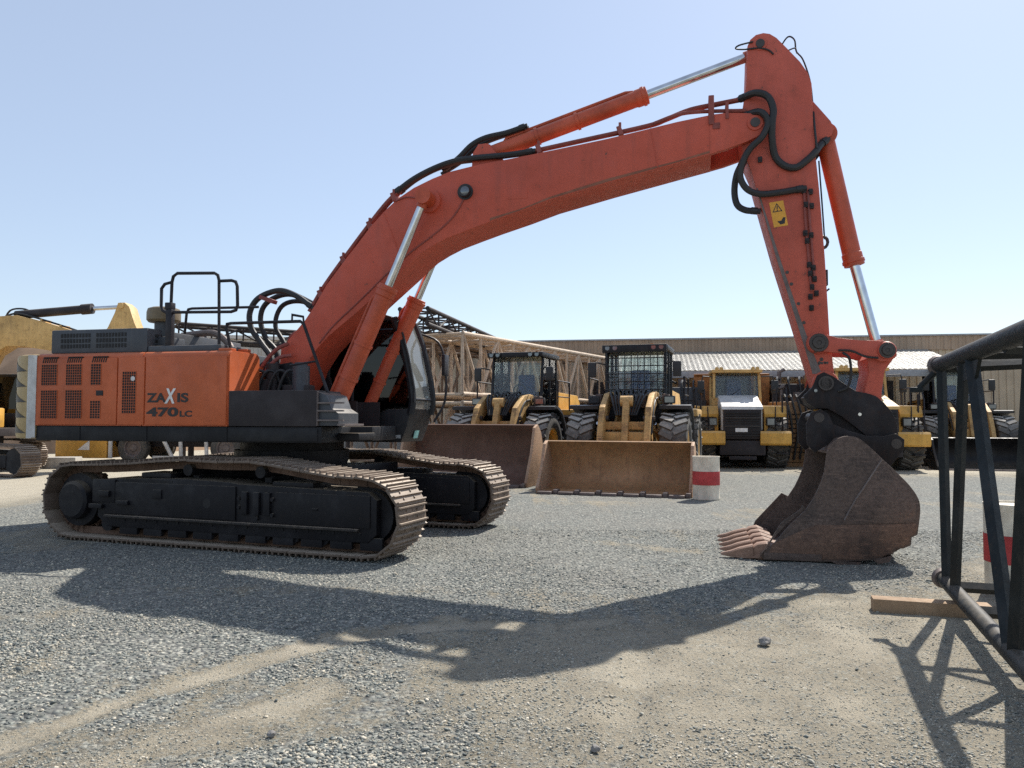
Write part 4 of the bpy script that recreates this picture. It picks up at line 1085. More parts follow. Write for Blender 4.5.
    b = MB(); pts = [(7.86, 1.2), (7.8, 1.1), (7.72, 0.97), (7.66, 0.87), (7.58, 0.75), (7.5, 0.6), (7.45, 0.5)]
    b.tube([(x, -0.884, z) for x, z in pts], 0.012, 6)
    b.build('weld_bead', M['worn'], bk)
    b = MB()
    b.prism([(6.42, 0.02), (6.70, 0.02), (6.75, 0.11), (6.62, 0.12)], -W + 0.01, W - 0.01, 0.004); b.build('cutting_edge', M['tooth'], bk)
    tooth = MB()
    bm = tooth.bm
    secs = [(6.74, 0.095, 0.0, 0.16), (6.60, 0.095, 0.0, 0.205), (6.50, 0.075, 0.0, 0.185), (6.455, 0.062, 0.005, 0.15), (6.45, 0.075, 0.005, 0.165), (6.30, 0.058, 0.008, 0.125), (6.2, 0.045, 0.012, 0.085), (6.08, 0.024, 0.03, 0.052)]
    rings = []
    for x, hw, z0, z1 in secs:
        rings.append([bm.verts.new((x, -hw, z0)), bm.verts.new((x, hw, z0)), bm.verts.new((x, hw, z1 - 0.015)), bm.verts.new((x, hw * 0.6, z1)), bm.verts.new((x, -hw * 0.6, z1)), bm.verts.new((x, -hw, z1 - 0.015))])
    fs = [bm.faces.new(rings[0]), bm.faces.new(rings[-1][::-1])]
    for p, q in zip(rings, rings[1:]):
        for k in range(6):
            fs.append(bm.faces.new((p[k], q[k], q[(k + 1) % 6], p[(k + 1) % 6])))
    bmesh.ops.recalc_face_normals(bm, faces=fs)
    tm = tooth.mesh('bucket_tooth', M['tooth'], 25)
    for k in range(5):
        o = link('bucket_tooth', tm, bk); o.location = (0, -0.72 + 0.36 * k, 0.0)
    ear = [(7.2, 1.25), (7.12, 1.35), (7.11, 1.6), (7.17, 1.74), (7.28, 1.78), (7.37, 1.72), (7.42, 1.6), (7.6, 1.52), (7.8, 1.46), (8.0, 1.46), (8.12, 1.49), (8.21, 1.42), (8.2, 1.3), (8.05, 1.1), (7.83, 1.22), (7.6, 1.40), (7.45, 1.42)]
    for s in (-1, 1):
        MB().prism(ear, s * 0.42 - 0.025, s * 0.42 + 0.025, 0.008).build('bucket_ear', M['hitch'], bk)

    # cab
    cab = MB()
    low = [(0.2, 1.30), (1.50, 1.30), (1.60, 1.55), (1.66, 1.80), (1.3, 1.80), (1.0, 1.68), (0.2, 1.68)]
    cab.prism(low, 0.5, 1.47, 0.02)
    roof = [(0.32, 3.12), (1.36, 3.14), (1.33, 3.2), (1.2, 3.24), (0.42, 3.22), (0.32, 3.18)]
    cab.prism(roof, 0.5, 1.47, 0.02)
    for y in (0.53, 1.44):
        cab.tube([(1.36, y, 3.18), (1.5, y, 2.8), (1.62, y, 2.3), (1.67, y, 1.95), (1.64, y, 1.72)], 0.06, 8, 4)
        cab.tube([(0.7, y, 1.6), (0.72, y, 3.16)], 0.04, 8)
        cab.tube([(0.25, y, 1.6), (0.36, y, 3.16)], 0.045, 8)
    cab.tube([(1.665, 0.53, 1.95), (1.665, 1.44, 1.95)], 0.025, 8)
    cab.prism([(0.22, 1.6), (0.27, 1.6), (0.37, 3.14), (0.32, 3.14)], 0.52, 1.45)
    co = cab.build('cab', M['cabblack'], E)
    ws = [(1.37, 3.15), (1.505, 2.8), (1.62, 2.3), (1.672, 1.97)]
    g = MB(); g.prism(ws + [(x - 0.012, z) for x, z in ws[::-1]], 0.60, 1.36); g.build('windscreen', M['glass_w'], co)
    ws = [(1.668, 1.93), (1.655, 1.82), (1.60, 1.56)]
    g = MB(); g.prism(ws + [(x - 0.012, z) for x, z in ws[::-1]], 0.56, 1.41); g.build('lower_windscreen', M['glass_w'], co)
    for y in (0.51, 1.46):
        g = MB(); g.prism([(0.73, 1.72), (1.1, 1.72), (1.35, 1.84), (1.62, 1.84), (1.62, 2.1), (1.56, 2.45), (1.46, 2.8), (1.33, 3.12), (0.74, 3.12)], y - 0.005, y + 0.005); g.build('side_window', M['glass_d'], co)
        g = MB(); g.prism([(0.27, 1.72), (0.67, 1.72), (0.69, 3.12), (0.38, 3.12)], y - 0.005, y + 0.005); g.build('side_window', M['glass_d'], co)
    s_ = MB(); s_.box(0.5, 0.95, 0.75, 1.25, 1.75, 1.95, 0.05); s_.box(0.42, 0.58, 0.75, 1.25, 1.9, 2.65, 0.05); s_.box(0.9, 1.2, 0.62, 0.75, 1.8, 2.3, 0.03); s_.build('seat', M['cabin'], co)
    b = MB(); b.box(1.2, 1.34, 0.494, 0.4995, 1.36, 1.41); b.build('white_sticker', M['decal_white'], co)
    b = MB(); b.box(1.35, 1.5, 0.494, 0.4995, 1.36, 1.41); b.build('grey_sticker', M['gutter'], co)
    b = MB(); b.prism([(1.545, 1.35), (1.575, 1.47), (1.580, 1.47), (1.550, 1.35)], 0.9, 1.1); b.build('teal_sticker', M['teal'], co)
    b = MB(); b.tube([(1.4, 1.5, 3.05), (1.72, 1.58, 2.9), (1.84, 1.58, 2.5), (1.84, 1.58, 1.95), (1.68, 1.5, 1.6)], 0.02, 7, 4); b.box(1.80, 1.86, 1.5, 1.72, 2.35, 2.7, 0.02); b.build('mirror', M['rail'], co)
    b = MB(); b.tube([(1.52, 0.47, 2.95), (1.62, 0.47, 2.6), (1.72, 0.47, 2.1), (1.72, 0.47, 1.9)], 0.018, 7); b.build('wiper', M['hose'], co)
build_excavator(EX)

# ------------------------------------------------------------------ wheels
def wheel(parent, x, y, r, w, side, rim_mat, tread=True, tw=22):
    """tyre with a chevron tread as a part, its rim as a sub-part; axis along y"""
    hw = w / 2
    prof = [(-hw * 0.80, r * 0.56), (-hw * 0.98, r * 0.66), (-hw, r * 0.80), (-hw * 0.93, r * 0.91), (-hw * 0.78, r * 0.95), (hw * 0.78, r * 0.95), (hw * 0.93, r * 0.91), (hw, r * 0.80), (hw * 0.98, r * 0.66), (hw * 0.80, r * 0.56)]
    prof = prof + [(hw * 0.6, r * 0.54), (-hw * 0.6, r * 0.54), prof[0]]
    b = MB(); b.lathe(prof, (x, y, r), (0, 1, 0), 36, caps=False)
    if tread:
        for k in range(tw):
            for sgn in (-1, 1):
                a = 2 * math.pi * (k + (0.5 if sgn > 0 else 0)) / tw
                Mx = Matrix.Translation((x, y, r)) @ Matrix.Rotation(a, 4, 'Y') @ Matrix.Translation((0, sgn * hw * 0.5, r * 0.955)) @ Matrix.Rotation(sgn * R(28), 4, 'Z') @ Matrix.Diagonal((r * 0.125, hw * 1.02, r * 0.10, 1))
                bmesh.ops.create_cube(b.bm, size=1, matrix=Mx)
    o = b.build('wheel', M['rubber'], parent)
    s = side
    rim = MB()
    rim.lathe([(-hw * 0.7, r * 0.3), (-hw * 0.7, r * 0.56), (hw * 0.80, r * 0.57), (hw * 0.86, r * 0.55), (hw * 0.78, r * 0.5), (hw * 0.3, r * 0.46), (hw * 0.25, r * 0.25), (hw * 0.5, r * 0.2), (hw * 0.52, r * 0.05)], (x, y, r), (0, s, 0), 28)
    rim.build('rim', rim_mat, o)
    return o

# ------------------------------------------------------------------ wheel loaders
def wheel_loader(label, loc, rz, mats, bucket_h, bucket_w, guard=False, edge_teeth=True, group=None, shift=0.0):
    body, bucket_mat, arm_mat = mats
    T = thing('wheel_loader', label, 'wheel loader', loc, rz, group)
    r = 0.91
    for x in (0.0, -3.5):
        for s in (-1, 1):
            wheel(T, x, s * 1.13, r, 0.66, s, body)
    b = MB()
    b.box(-0.9, 0.7, -0.55, 0.55, 0.75, 1.35, 0.05); b.box(-2.6, -0.8, -0.45, 0.45, 0.7, 1.3, 0.05); b.box(-0.3, 0.3, -0.85, 0.85, 0.75, 1.1, 0.05)
    for s in (-1, 1):
        b.prism([(-0.6, 1.2), (-0.75, 2.1), (-0.55, 2.35), (-0.35, 2.3), (-0.1, 1.7), (0.4, 1.3)], s * 0.36 - 0.03, s * 0.36 + 0.03, 0.01)
    b.build('front_frame', body, T)
    b = MB(); b.prism([(-5.3, 1.1), (-5.3, 2.2), (-5.0, 2.45), (-2.4, 2.5), (-2.4, 0.9), (-4.6, 0.8)], -0.75, 0.75, 0.04); b.box(-4.4, -2.6, -1.45, 1.45, 1.75, 1.95, 0.03)
    b.build('engine_hood', body, T)
    # fenders over the front tyres
    for s in (-1, 1):
        f = MB()
        pr = [(r * 1.12 * math.cos(R(a)), r + r * 1.12 * math.sin(R(a))) for a in range(78, 171, 10)]
        po = [(r * 1.22 * math.cos(R(a)), r + r * 1.22 * math.sin(R(a))) for a in range(78, 171, 10)]
        f.prism(pr + po[::-1], s * 1.13 - 0.38, s * 1.13 + 0.38, 0.01)
        f.build('fender', M['fender'], T)
    # lift arms, tilt cylinder and linkage
    for s in (-1, 1):
        a = MB(); a.prism([(-0.62, 2.2), (-0.45, 2.36), (0.1, 2.30), (0.75, 1.95), (1.05, 1.35), (1.22, 0.85), (1.29, 0.45), (1.16, 0.35), (1.02, 0.6), (0.8, 1.15), (0.45, 1.6), (-0.1, 1.95), (-0.5, 2.05)], s * 0.56 - 0.07, s * 0.56 + 0.07, 0.02)
        a.cyl((1.18, s * 0.46, 0.45), (1.18, s * 0.66, 0.45), 0.12); a.cyl((-0.5, s * 0.46, 2.2), (-0.5, s * 0.66, 2.2), 0.14)
        lo_ = a.build('lift_arm', arm_mat, T)
        for px_, pz_ in ((-0.5, 2.2), (0.62, 1.68), (1.18, 0.45)):
            MB().cyl((px_, s * 0.42, pz_), (px_, s * 0.70, pz_), 0.06, seg=14).build('pin', M['pin'], lo_)
        w_ = HB(); w_.tube([(-0.3, s * 0.65, 2.2), (0.2, s * 0.65, 2.1), (0.6, s * 0.65, 1.75), (0.9, s * 0.65, 1.3)], 0.022, 6, 4); w_.build('hydraulic_hose', M['hose'], lo_)
        c = MB(); c.cyl((-0.5, s * 0.75, 1.0), (0.35, s * 0.70, 1.42), 0.08); co_ = c.build('lift_cylinder', arm_mat, T)
        MB().cyl((0.35, s * 0.70, 1.42), (0.6, s * 0.69, 1.56), 0.045).build('piston_rod', M['chrome'], co_)
    a = MB(); a.box(0.45, 0.6, -0.6, 0.6, 1.4, 1.6, 0.03); a.prism([(0.35, 2.1), (0.45, 2.2), (0.6, 2.12), (0.75, 1.7), (0.9, 1.1), (0.8, 1.0), (0.6, 1.4)], -0.08, 0.08, 0.02); a.cyl((0.47, -0.15, 2.1), (0.47, 0.15, 2.1), 0.13)
    a.box(0.85, 1.3, -0.06, 0.06, 0.98, 1.10, 0.02); a.cyl((-0.6, 0, 1.9), (0.1, 0, 2.18), 0.1)
    a.build('tilt_linkage', arm_mat, T)
    h = HB()
    for k in range(10):
        yy = -0.5 + 0.11 * k
        h.tube([(-0.7, yy * 0.6, 1.9), (-0.2, yy, 2.32 + 0.04 * (k % 3)), (0.3, yy * 0.8, 2.2), (0.6, yy * 0.5, 1.75)], 0.025, 6, 5)
    h.build('hydraulic_hose', M['hose'], T)
    for s in (-1, 1):
        k_ = MB(); k_.box(-0.2, 0.1, s * 0.3 - 0.12, s * 0.3 + 0.12, 1.95, 2.25, 0.03); k_.cyl((0.1, s * 0.3, 2.1), (0.16, s * 0.3, 2.1), 0.09, seg=14); k_.box(-0.6, -0.25, s * 0.85 - 0.08, s * 0.85 + 0.08, 1.9, 2.3, 0.03); k_.build('valve_block', M['rust'], T)
    # cab
    c = MB()
    c.box(-2.45, -0.85, -0.80, 0.80, 1.55, 2.0, 0.03); c.box(-2.5, -0.78, -0.86, 0.86, 3.45, 3.6, 0.04)
    for x in (-0.9, -1.75, -2.4):
        for s in (-1, 1):
            c.tube([(x, s * 0.76, 1.95), (x - (0.23 if x > -1 else 0), s * 0.76, 3.5)], 0.045, 8)
    c.box(-2.45, -0.85, -0.79, 0.79, 1.98, 2.05)
    cb = c.build('cab', M['cabblack'], T)
    g = MB(); g.prism([(-0.862, 2.06), (-1.09, 3.44), (-1.105, 3.44), (-0.877, 2.06)], -0.70, 0.70); g.build('windscreen', M['glass_l'], cb)
    for s in (-1, 1):
        g = MB(); g.prism([(-1.70, 2.06), (-0.94, 2.06), (-1.17, 3.44), (-1.70, 3.44)], s * 0.765 - 0.006, s * 0.765 + 0.006); g.build('side_window', M['glass'], cb)
        g = MB(); g.box(-2.35, -1.80, s * 0.765 - 0.006, s * 0.765 + 0.006, 2.06, 3.44); g.build('side_window', M['glass'], cb)
        m = MB(); m.tube([(-0.9, s * 0.8, 3.1), (-0.7, s * 1.0, 3.15), (-0.68, s * 1.08, 3.1)], 0.018, 6); m.box(-0.74, -0.64, s * 1.1 - 0.11, s * 1.1 + 0.11, 2.75, 3.15, 0.04); m.build('mirror', M['hose'], cb)
    g = MB(); g.box(-2.41, -2.40, -0.6, 0.6, 2.35, 3.4); g.build('rear_window', M['glass'], cb)
    s_ = MB(); s_.box(-1.9, -1.4, -0.25, 0.25, 2.0, 2.4, 0.06); s_.box(-1.95, -1.8, -0.25, 0.25, 2.3, 3.0, 0.06); s_.build('seat', M['bluecloth'], cb)
    s_ = MB(); s_.box(-1.15, -0.95, -0.6, 0.6, 2.0, 2.3, 0.05); s_.tube([(-1.25 + 0.0 * math.cos(a), 0.19 * math.cos(a), 2.5 + 0.17 * math.sin(a)) for a in np.linspace(0, 6.283, 17)[:-1]], 0.018, 6, closed=True); s_.cyl((-1.25, 0, 2.5), (-1.1, 0, 2.2), 0.03); s_.build('dashboard', M['cabin'], cb)
    for s in (-0.7, -0.5, 0.5, 0.7):
        l = MB(); l.cyl((-0.8, s, 3.53), (-0.72, s, 3.52), 0.06, 0.075, seg=14); lo = l.build('work_lamp', M['hose'], cb)
        MB().cyl((-0.722, s, 3.52), (-0.715, s, 3.52), 0.06, seg=14).build('lamp_lens', M['lamp'], lo)
    l = MB(); l.cyl((-2.0, 0.3, 3.6), (-2.0, 0.3, 3.74), 0.06, 0.05); l.build('beacon', M['bedorange'], cb)
    if guard:
        g = MB()
        for k in range(10):
            y = -0.76 + 1.52 * k / 9
            g.cyl((-0.79, y, 2.0), (-0.80, y, 3.48), 0.013, seg=6)
        for k in range(8):
            z = 2.02 + 1.44 * k / 7
            g.cyl((-0.785, -0.78, z), (-0.785, 0.78, z), 0.013, seg=6)
        g.box(-0.80, -0.72, -0.84, 0.84, 3.40, 3.60, 0.02)
        g.build('window_guard', M['cabblack'], cb)
    # handrails and steps
    for s in (-1, 1):
        b = MB(); b.tube([(-1.0, s * 1.25, 1.9), (-1.0, s * 1.25, 2.75), (-2.2, s * 1.25, 2.75), (-2.2, s * 1.25, 1.9)], 0.02, 7); b.tube([(-1.0, s * 1.25, 2.3), (-2.2, s * 1.25, 2.3)], 0.018, 7); b.box(-2.4, -0.9, s * 1.05 - 0.25, s * 1.05 + 0.25, 1.72, 1.78)
        b.build('handrail', M['rail'], T)
    for s in (-1, 1):
        l = MB(); l.box(-0.35, -0.2, s * 0.95 - 0.14, s * 0.95 + 0.14, 2.05, 2.25, 0.03); lo = l.build('headlight', M['hose'], T)
        MB().box(-0.205, -0.195, s * 0.95 - 0.11, s * 0.95 + 0.11, 2.08, 2.22).build('lamp_lens', M['lamp'], lo)
    # bucket
    H, hw = bucket_h, bucket_w / 2
    pr = [(2.62, 0.03), (1.75, 0.05), (1.55, 0.12), (1.42, 0.28), (1.38, 0.5), (1.42, H * 0.66), (1.55, H * 0.86), (1.78, H)]
    po = [(1.74, H + 0.02), (1.50, H * 0.88), (1.36, H * 0.67), (1.32, 0.5), (1.36, 0.25), (1.5, 0.07), (1.75, 0.0), (2.62, 0.0)]
    bm_ = MB(); bm_.prism(pr + po, -hw, hw)
    bo = bm_.build('bucket', bucket_mat, T)
    for s in (-1, 1):
        sp = MB(); sp.prism([(2.60, 0.0), (1.75, -0.0), (1.5, 0.07), (1.35, 0.25), (1.31, 0.5), (1.35, H * 0.67), (1.5, H * 0.88), (1.76, H + 0.02), (1.98, H - 0.06), (2.2, H * 0.55), (2.62, 0.12)], s * hw - 0.035, s * hw + 0.035, 0.008)
        sp.build('side_plate', M['sideplate'] if edge_teeth else bucket_mat, bo)
    e = MB(); e.box(2.45, 2.68, -hw + 0.02, hw - 0.02, -0.003, 0.045)
    n = 7
    if edge_teeth:
        for k in range(n):
            y = -hw + bucket_w * (k + 0.5) / n
            e.box(2.58, 2.80, y - 0.19, y + 0.13, 0.0, 0.06, 0.006)
            e.box(2.45, 2.70, y + 0.15, y + 0.25, 0.0, 0.10, 0.01)
    e.build('cutting_edge', M['worn'], bo)
    bo.location.y = shift
    return T

wheel_loader('yellow wheel loader with black windscreen guard and ochre bucket flat on the gravel',
             (2.95, 19.55, 0), R(-107.5), (M['tan'], M['bucket_c'], M['armtan']), 1.14, 3.36, True, True, 'wheel loaders')
wheel_loader('yellow wheel loader with dark brown bucket, half hidden behind the orange excavator cab',
             (-0.2, 21.9, 0), R(-110), (M['yellow'], M['bucket_b'], M['armtan']), 1.5, 3.6, False, True, 'wheel loaders', -0.28)
wheel_loader('tan wheel loader with black bucket by the warehouse wall, seen through the steel lattice frame',
             (16.35, 28.2, 0), R(-104), (M['tan'], M['black'], M['armtan']), 1.05, 3.2, False, False, 'wheel loaders')

# ------------------------------------------------------------------ articulated dump trucks
def dump_truck(label, loc, rz, hood_mat, group):
    T = thing('dump_truck', label, 'dump truck', loc, rz, group)
    r = 0.88
    for x in (-1.25, -5.4, -7.1):
        for s in (-1, 1):
            wheel(T, x, s * 1.2, r, 0.72, s, M['yellow'])
    b = MB(); b.box(-4.0, -0.3, -0.5, 0.5, 0.6, 1.15, 0.04); b.box(-9.2, -3.8, -0.45, 0.45, 0.8, 1.25, 0.04); b.box(-0.5, -0.1, -0.75, 0.75, 0.45, 0.95, 0.05); b.box(-0.25, -0.05, -0.45, 0.45, 0.3, 0.42, 0.02)
    b.build('chassis', M['grey'], T)
    for yy in (-1.25, -1.05, 0.95, 1.3):
        k_ = HB(); k_.tube([(-0.9, yy, 1.2), (-0.75, yy * 1.03, 1.7), (-0.95, yy, 2.0), (-1.4, yy * 0.9, 1.9)], 0.035, 6, 4); k_.build('hose', M['hose'], T)
    b = MB(); b.box(-1.5, -0.8, 0.72, 1.3, 1.2, 1.7, 0.04); b.build('battery_box', M['rust'], T)
    b = MB(); b.cyl((-1.1, -1.0, 1.25), (-1.1, -1.0, 1.85), 0.2); b.build('air_tank', M['tandark'], T)
    for s in (-1, 1):
        m = MB(); m.prism([(-0.55, 0.78), (-0.06, 0.80), (0.0, 0.86), (0.0, 1.2), (-0.06, 1.27), (-0.55, 1.27)], s * 1.07 - 0.50, s * 1.07 + 0.50, 0.03); bo = m.build('bumper', M['yellow'], T)
        f = MB(); f.prism([(-0.42, 1.75), (-0.4, 1.85), (-0.55, 2.12), (-2.2, 2.16), (-2.3, 1.95), (-2.25, 1.9), (-2.15, 2.05), (-0.62, 2.02)], s * 1.12 - 0.36, s * 1.12 + 0.36, 0.02); f.box(-0.6, -0.5, s * 0.82 - 0.06, s * 0.82 + 0.06, 1.27, 2.0, 0.01)
        f.build('fender', M['yellow'], T)
        l = MB(); l.box(-0.46, -0.28, s * 0.95 - 0.14, s * 0.95 + 0.14, 1.45, 1.72, 0.03); lo = l.build('headlight', M['hose'], T)
        MB().box(-0.285, -0.272, s * 0.95 - 0.11, s * 0.95 + 0.11, 1.48, 1.69).build('lamp_lens', M['lamp'], lo)
        h = MB(); h.tube([(-0.35, s * 1.5, 1.25), (-0.35, s * 1.5, 2.3), (-0.6, s * 1.5, 2.75), (-2.0, s * 1.5, 2.75), (-2.0, s * 1.5, 2.1)], 0.022, 7); h.tube([(-0.35, s * 1.1, 1.25), (-0.4, s * 1.12, 2.1)], 0.02, 7)
        h.tube([(-0.45, s * 1.35, 1.27), (-0.45, s * 1.35, 2.5)], 0.03, 7); h.tube([(-0.7, s * 1.2, 2.15), (-0.7, s * 1.2, 2.7), (-1.5, s * 1.2, 2.7), (-1.5, s * 1.2, 2.15)], 0.02, 7)
        for z in (0.5, 0.85, 1.45):
            h.box(-0.5, -0.2, s * 1.3 - 0.18, s * 1.3 + 0.18, z, z + 0.03)
        h.build('handrail', M['rail'], T)
        m = MB(); m.tube([(-1.75, s * 0.85, 3.2), (-1.5, s * 1.2, 3.2), (-1.5, s * 1.25, 3.0)], 0.02, 6); m.box(-1.55, -1.47, s * 1.27 - 0.12, s * 1.27 + 0.12, 2.6, 3.05, 0.03); m.build('mirror', M['hose'], T)
    b = MB(); b.prism([(-0.12, 1.0), (-0.06, 1.3), (-0.10, 2.0), (-0.3, 2.0), (-0.3, 0.95)], -0.62, 0.62, 0.03)
    go = b.build('grille', M['grey'], T)
    b = MB()
    for z in np.arange(1.1, 1.95, 0.085):
        b.box(-0.09, -0.045, -0.56, 0.56, z, z + 0.035)
    b.build('grille_lattice', M['mesh'], go)
    for z in (1.42, 1.70):
        b = MB(); b.box(-0.075, -0.03, -0.58, 0.58, z, z + 0.03, 0.004); b.build('grille_bar', M['pin'], go)
    b = MB(); b.box(-0.05, -0.03, -0.24, 0.16, 1.24, 1.37); b.build('number_plate', M['decal_white'], go)
    b = MB(); b.prism([(-0.08, 2.0), (-0.12, 2.1), (-1.55, 2.52), (-1.7, 2.52), (-1.7, 1.3), (-0.31, 1.3), (-0.31, 1.99)], -0.68, 0.68, 0.04)
    b.build('hood', hood_mat, T)
    # cab
    c = MB(); c.box(-3.3, -1.72, -0.85, 0.85, 1.3, 2.45, 0.04); c.box(-3.35, -1.6, -0.88, 0.88, 3.34, 3.46, 0.04)
    for s in (-1, 1):
        c.tube([(-1.72, s * 0.8, 2.4), (-1.89, s * 0.78, 3.38)], 0.05, 8); c.tube([(-3.2, s * 0.8, 2.4), (-3.2, s * 0.78, 3.38)], 0.06, 8)
        for y in (0.55, 0.7):
            c.cyl((-1.66, s * y, 3.48), (-1.58, s * y, 3.48), 0.06, 0.07, seg=12)
    cb = c.build('cab', M['tan'], T)
    g = MB(); g.prism([(-1.74, 2.45), (-1.90, 3.34), (-1.915, 3.34), (-1.755, 2.45)], -0.74, 0.74); g.build('windscreen', M['glass_l'], cb)
    for s in (-1, 1):
        g = MB(); g.prism([(-3.1, 2.45), (-1.8, 2.45), (-1.95, 3.34), (-3.1, 3.34)], s * 0.8 - 0.006, s * 0.8 + 0.006); g.build('side_window', M['glass'], cb)
    g = MB(); g.box(-3.31, -3.29, -0.7, 0.7, 2.45, 3.34); g.build('rear_window', M['glass_d'], cb)
    s_ = MB(); s_.box(-2.8, -2.3, -0.25, 0.25, 2.3, 2.6, 0.05); s_.box(-2.85, -2.7, -0.25, 0.25, 2.5, 3.15, 0.05); s_.build('seat', M['bluecloth'], cb)
    w_ = MB(); w_.tube([(-1.73, -0.3, 2.47), (-1.76, 0.1, 2.75)], 0.012, 5); w_.build('wiper', M['hose'], cb)
    # dump body
    d = MB()
    d.prism([(-3.7, 1.5), (-3.6, 3.3), (-3.5, 3.4), (-3.72, 3.42), (-3.85, 3.2), (-3.85, 1.5)], -1.4, 1.4, 0.02)
    for s in (-1, 1):
        d.prism([(-3.8, 1.6), (-3.8, 3.2), (-8.6, 3.05), (-9.3, 2.6), (-8.4, 1.7)], s * 1.36 - 0.05, s * 1.36 + 0.05, 0.02)
    d.prism([(-3.8, 1.45), (-3.8, 1.55), (-8.4, 1.65), (-9.3, 2.6), (-9.35, 2.5), (-8.45, 1.5)], -1.34, 1.34)
    d.build('dump_body', M['bedorange'], T)
    e = MB(); e.cyl((-3.45, 0.95, 1.6), (-3.45, 0.95, 3.2), 0.09); e.box(-3.55, -3.35, -1.3, -0.95, 1.4, 2.4, 0.04); e.build('exhaust_pipe', M['pin'], T)
    return T

dump_truck('yellow dump truck with pale hood and number plate, left of the rusty bucket', (7.78, 26.35, 0), R(-100), M['white'], 'articulated dump trucks')
dump_truck('yellow dump truck with cream hood, mostly hidden behind the quick hitch of the orange excavator', (11.85, 25.2, 0), R(-97), M['tan'], 'articulated dump trucks')

# ------------------------------------------------------------------ yellow excavator at the left edge
def yellow_excavator():
    E = thing('excavator', 'yellow excavator with lowered boom and rusty tracks, cut off at the edge of the photo', 'excavator', (-16.6, 24.3, 0), 0)
    for yc in (-1.25, 1.25):
        fx = 3.5 if yc < 0 else 0.7
        path = track_path((fx, 0.45), (-2.3, 0.45), 0.45, 0.45, [(-1.2, 0.97), (0.2, 1.0), (1.4, 0.95)])
        f = MB(); f.prism([(-2.1, 0.3), (fx - 0.3, 0.25), (fx - 0.3, 0.6), (-2.1, 0.65)], -0.22, 0.22, 0.02); f.cyl((fx, -0.2, 0.45), (fx, 0.2, 0.45), 0.36); f.cyl((-2.3, -0.25, 0.45), (-2.3, 0.25, 0.45), 0.36)
        p = f.build('crawler_track', M['frame'], E)
        p.rotation_euler = (0, 0, R(-20)); p.location = Matrix.Rotation(R(-20), 4, 'Z') @ Vector((0, yc, 0))
        s = MB()
        pts, L = resample(path, 46)
        for q, t in pts:
            n = Vector((-t.z, 0, t.x))
            Mx = Matrix.Translation(q) @ Matrix(((t.x, 0, n.x), (0, 1, 0), (t.z, 0, n.z))).to_4x4()
            bmesh.ops.create_cube(s.bm, size=1, matrix=Mx @ Matrix.Translation((0, 0, -0.05)) @ Matrix.Diagonal((L / 46 * 0.95, 0.6, 0.03, 1)))
            for x in (-0.08, 0, 0.08):
                bmesh.ops.create_cube(s.bm, size=1, matrix=Mx @ Matrix.Translation((x, 0, -0.02)) @ Matrix.Diagonal((0.02, 0.59, 0.04, 1)))
        s.build('track_shoes', M['shoe'], p)
    b = MB(); b.box(-3.0, 1.3, -1.4, 1.4, 1.1, 1.35, 0.03); b.cyl((0, 0, 0.8), (0, 0, 1.1), 0.7); b.build('upper_frame', M['grey'], E)
    b = MB(); b.box(-3.0, -0.6, -1.4, 1.4, 1.36, 2.4, 0.08); b.box(-0.6, 1.2, -1.4, -0.55, 1.36, 1.95, 0.05); b.build('engine_cover', M['yellow'], E)
    c = MB(); c.box(-0.5, 1.8, 0.5, 1.4, 1.36, 1.8, 0.03); c.box(-0.5, 1.7, 0.5, 1.4, 2.95, 3.05, 0.03)
    for x in (-0.45, 1.7):
        for y in (0.55, 1.35):
            c.cyl((x, y, 1.7), (x - 0.03, y, 3.0), 0.05, seg=8)
    co = c.build('cab', M['cabblack'], E)
    for y in (0.54, 1.36):
        g = MB(); g.box(-0.4, 1.65, y - 0.006, y + 0.006, 1.8, 2.95); g.build('side_window', M['glass_d'], co)
    g = MB(); g.box(1.69, 1.70, 0.6, 1.3, 1.8, 2.95); g.build('windscreen', M['glass'], co)
    boom = [(-0.6, 1.7), (-0.55, 2.3), (-0.15, 3.7), (0.25, 4.5), (0.65, 4.78), (1.3, 4.82), (1.7, 4.72), (2.3, 4.56), (3.2, 4.3), (4.1, 3.98), (4.65, 3.78), (4.75, 3.62), (4.6, 3.42), (3.6, 3.5), (2.4, 3.72), (1.5, 3.86), (1.0, 3.86), (0.6, 3.6), (0.25, 2.9), (-0.1, 1.62), (-0.4, 1.6)]
    b = MB(); b.prism(boom, -0.3, 0.3, 0.015)
    for x, z in ((2.0, 4.66), (2.6, 4.48), (3.2, 4.28)):
        b.box(x, x + 0.06, -0.25, 0.25, z - 0.1, z + 0.05)
    bo = b.build('boom', M['tan'], E)
    b = HB(); b.tube([(0.9, -0.2, 4.8), (1.3, -0.2, 4.88), (2.2, -0.2, 4.65), (3.8, -0.2, 4.14)], 0.03, 6, 4); b.tube([(0.7, 0, 4.6), (0.9, 0, 5.0), (1.3, 0, 5.06), (1.6, 0, 4.95)], 0.03, 6, 4); b.build('hydraulic_hose', M['hose'], bo)
    c = MB(); c.cyl((1.1, 0, 4.86), (3.35, 0, 5.06), 0.135); c.cyl((3.15, 0, 5.04), (3.48, 0, 5.07), 0.165); cyl_o = c.build('arm_cylinder', M['grey'], E)
    MB().cyl((3.45, 0, 5.07), (4.5, 0, 5.13), 0.065).build('piston_rod', M['chrome'], cyl_o)
    b = MB(); b.prism([(4.4, 5.22), (4.6, 5.23), (4.75, 5.1), (4.92, 4.6), (5.2, 4.0), (5.1, 3.6), (4.3, 2.3), (3.6, 1.5), (3.4, 1.55), (3.5, 1.9), (4.3, 3.4), (4.2, 3.9), (3.95, 4.25), (4.1, 4.45), (4.3, 4.9)], -0.26, 0.26, 0.015)
    b.cyl((4.5, -0.3, 5.13), (4.5, 0.3, 5.13), 0.09)
    b.build('arm', M['tan'], E)
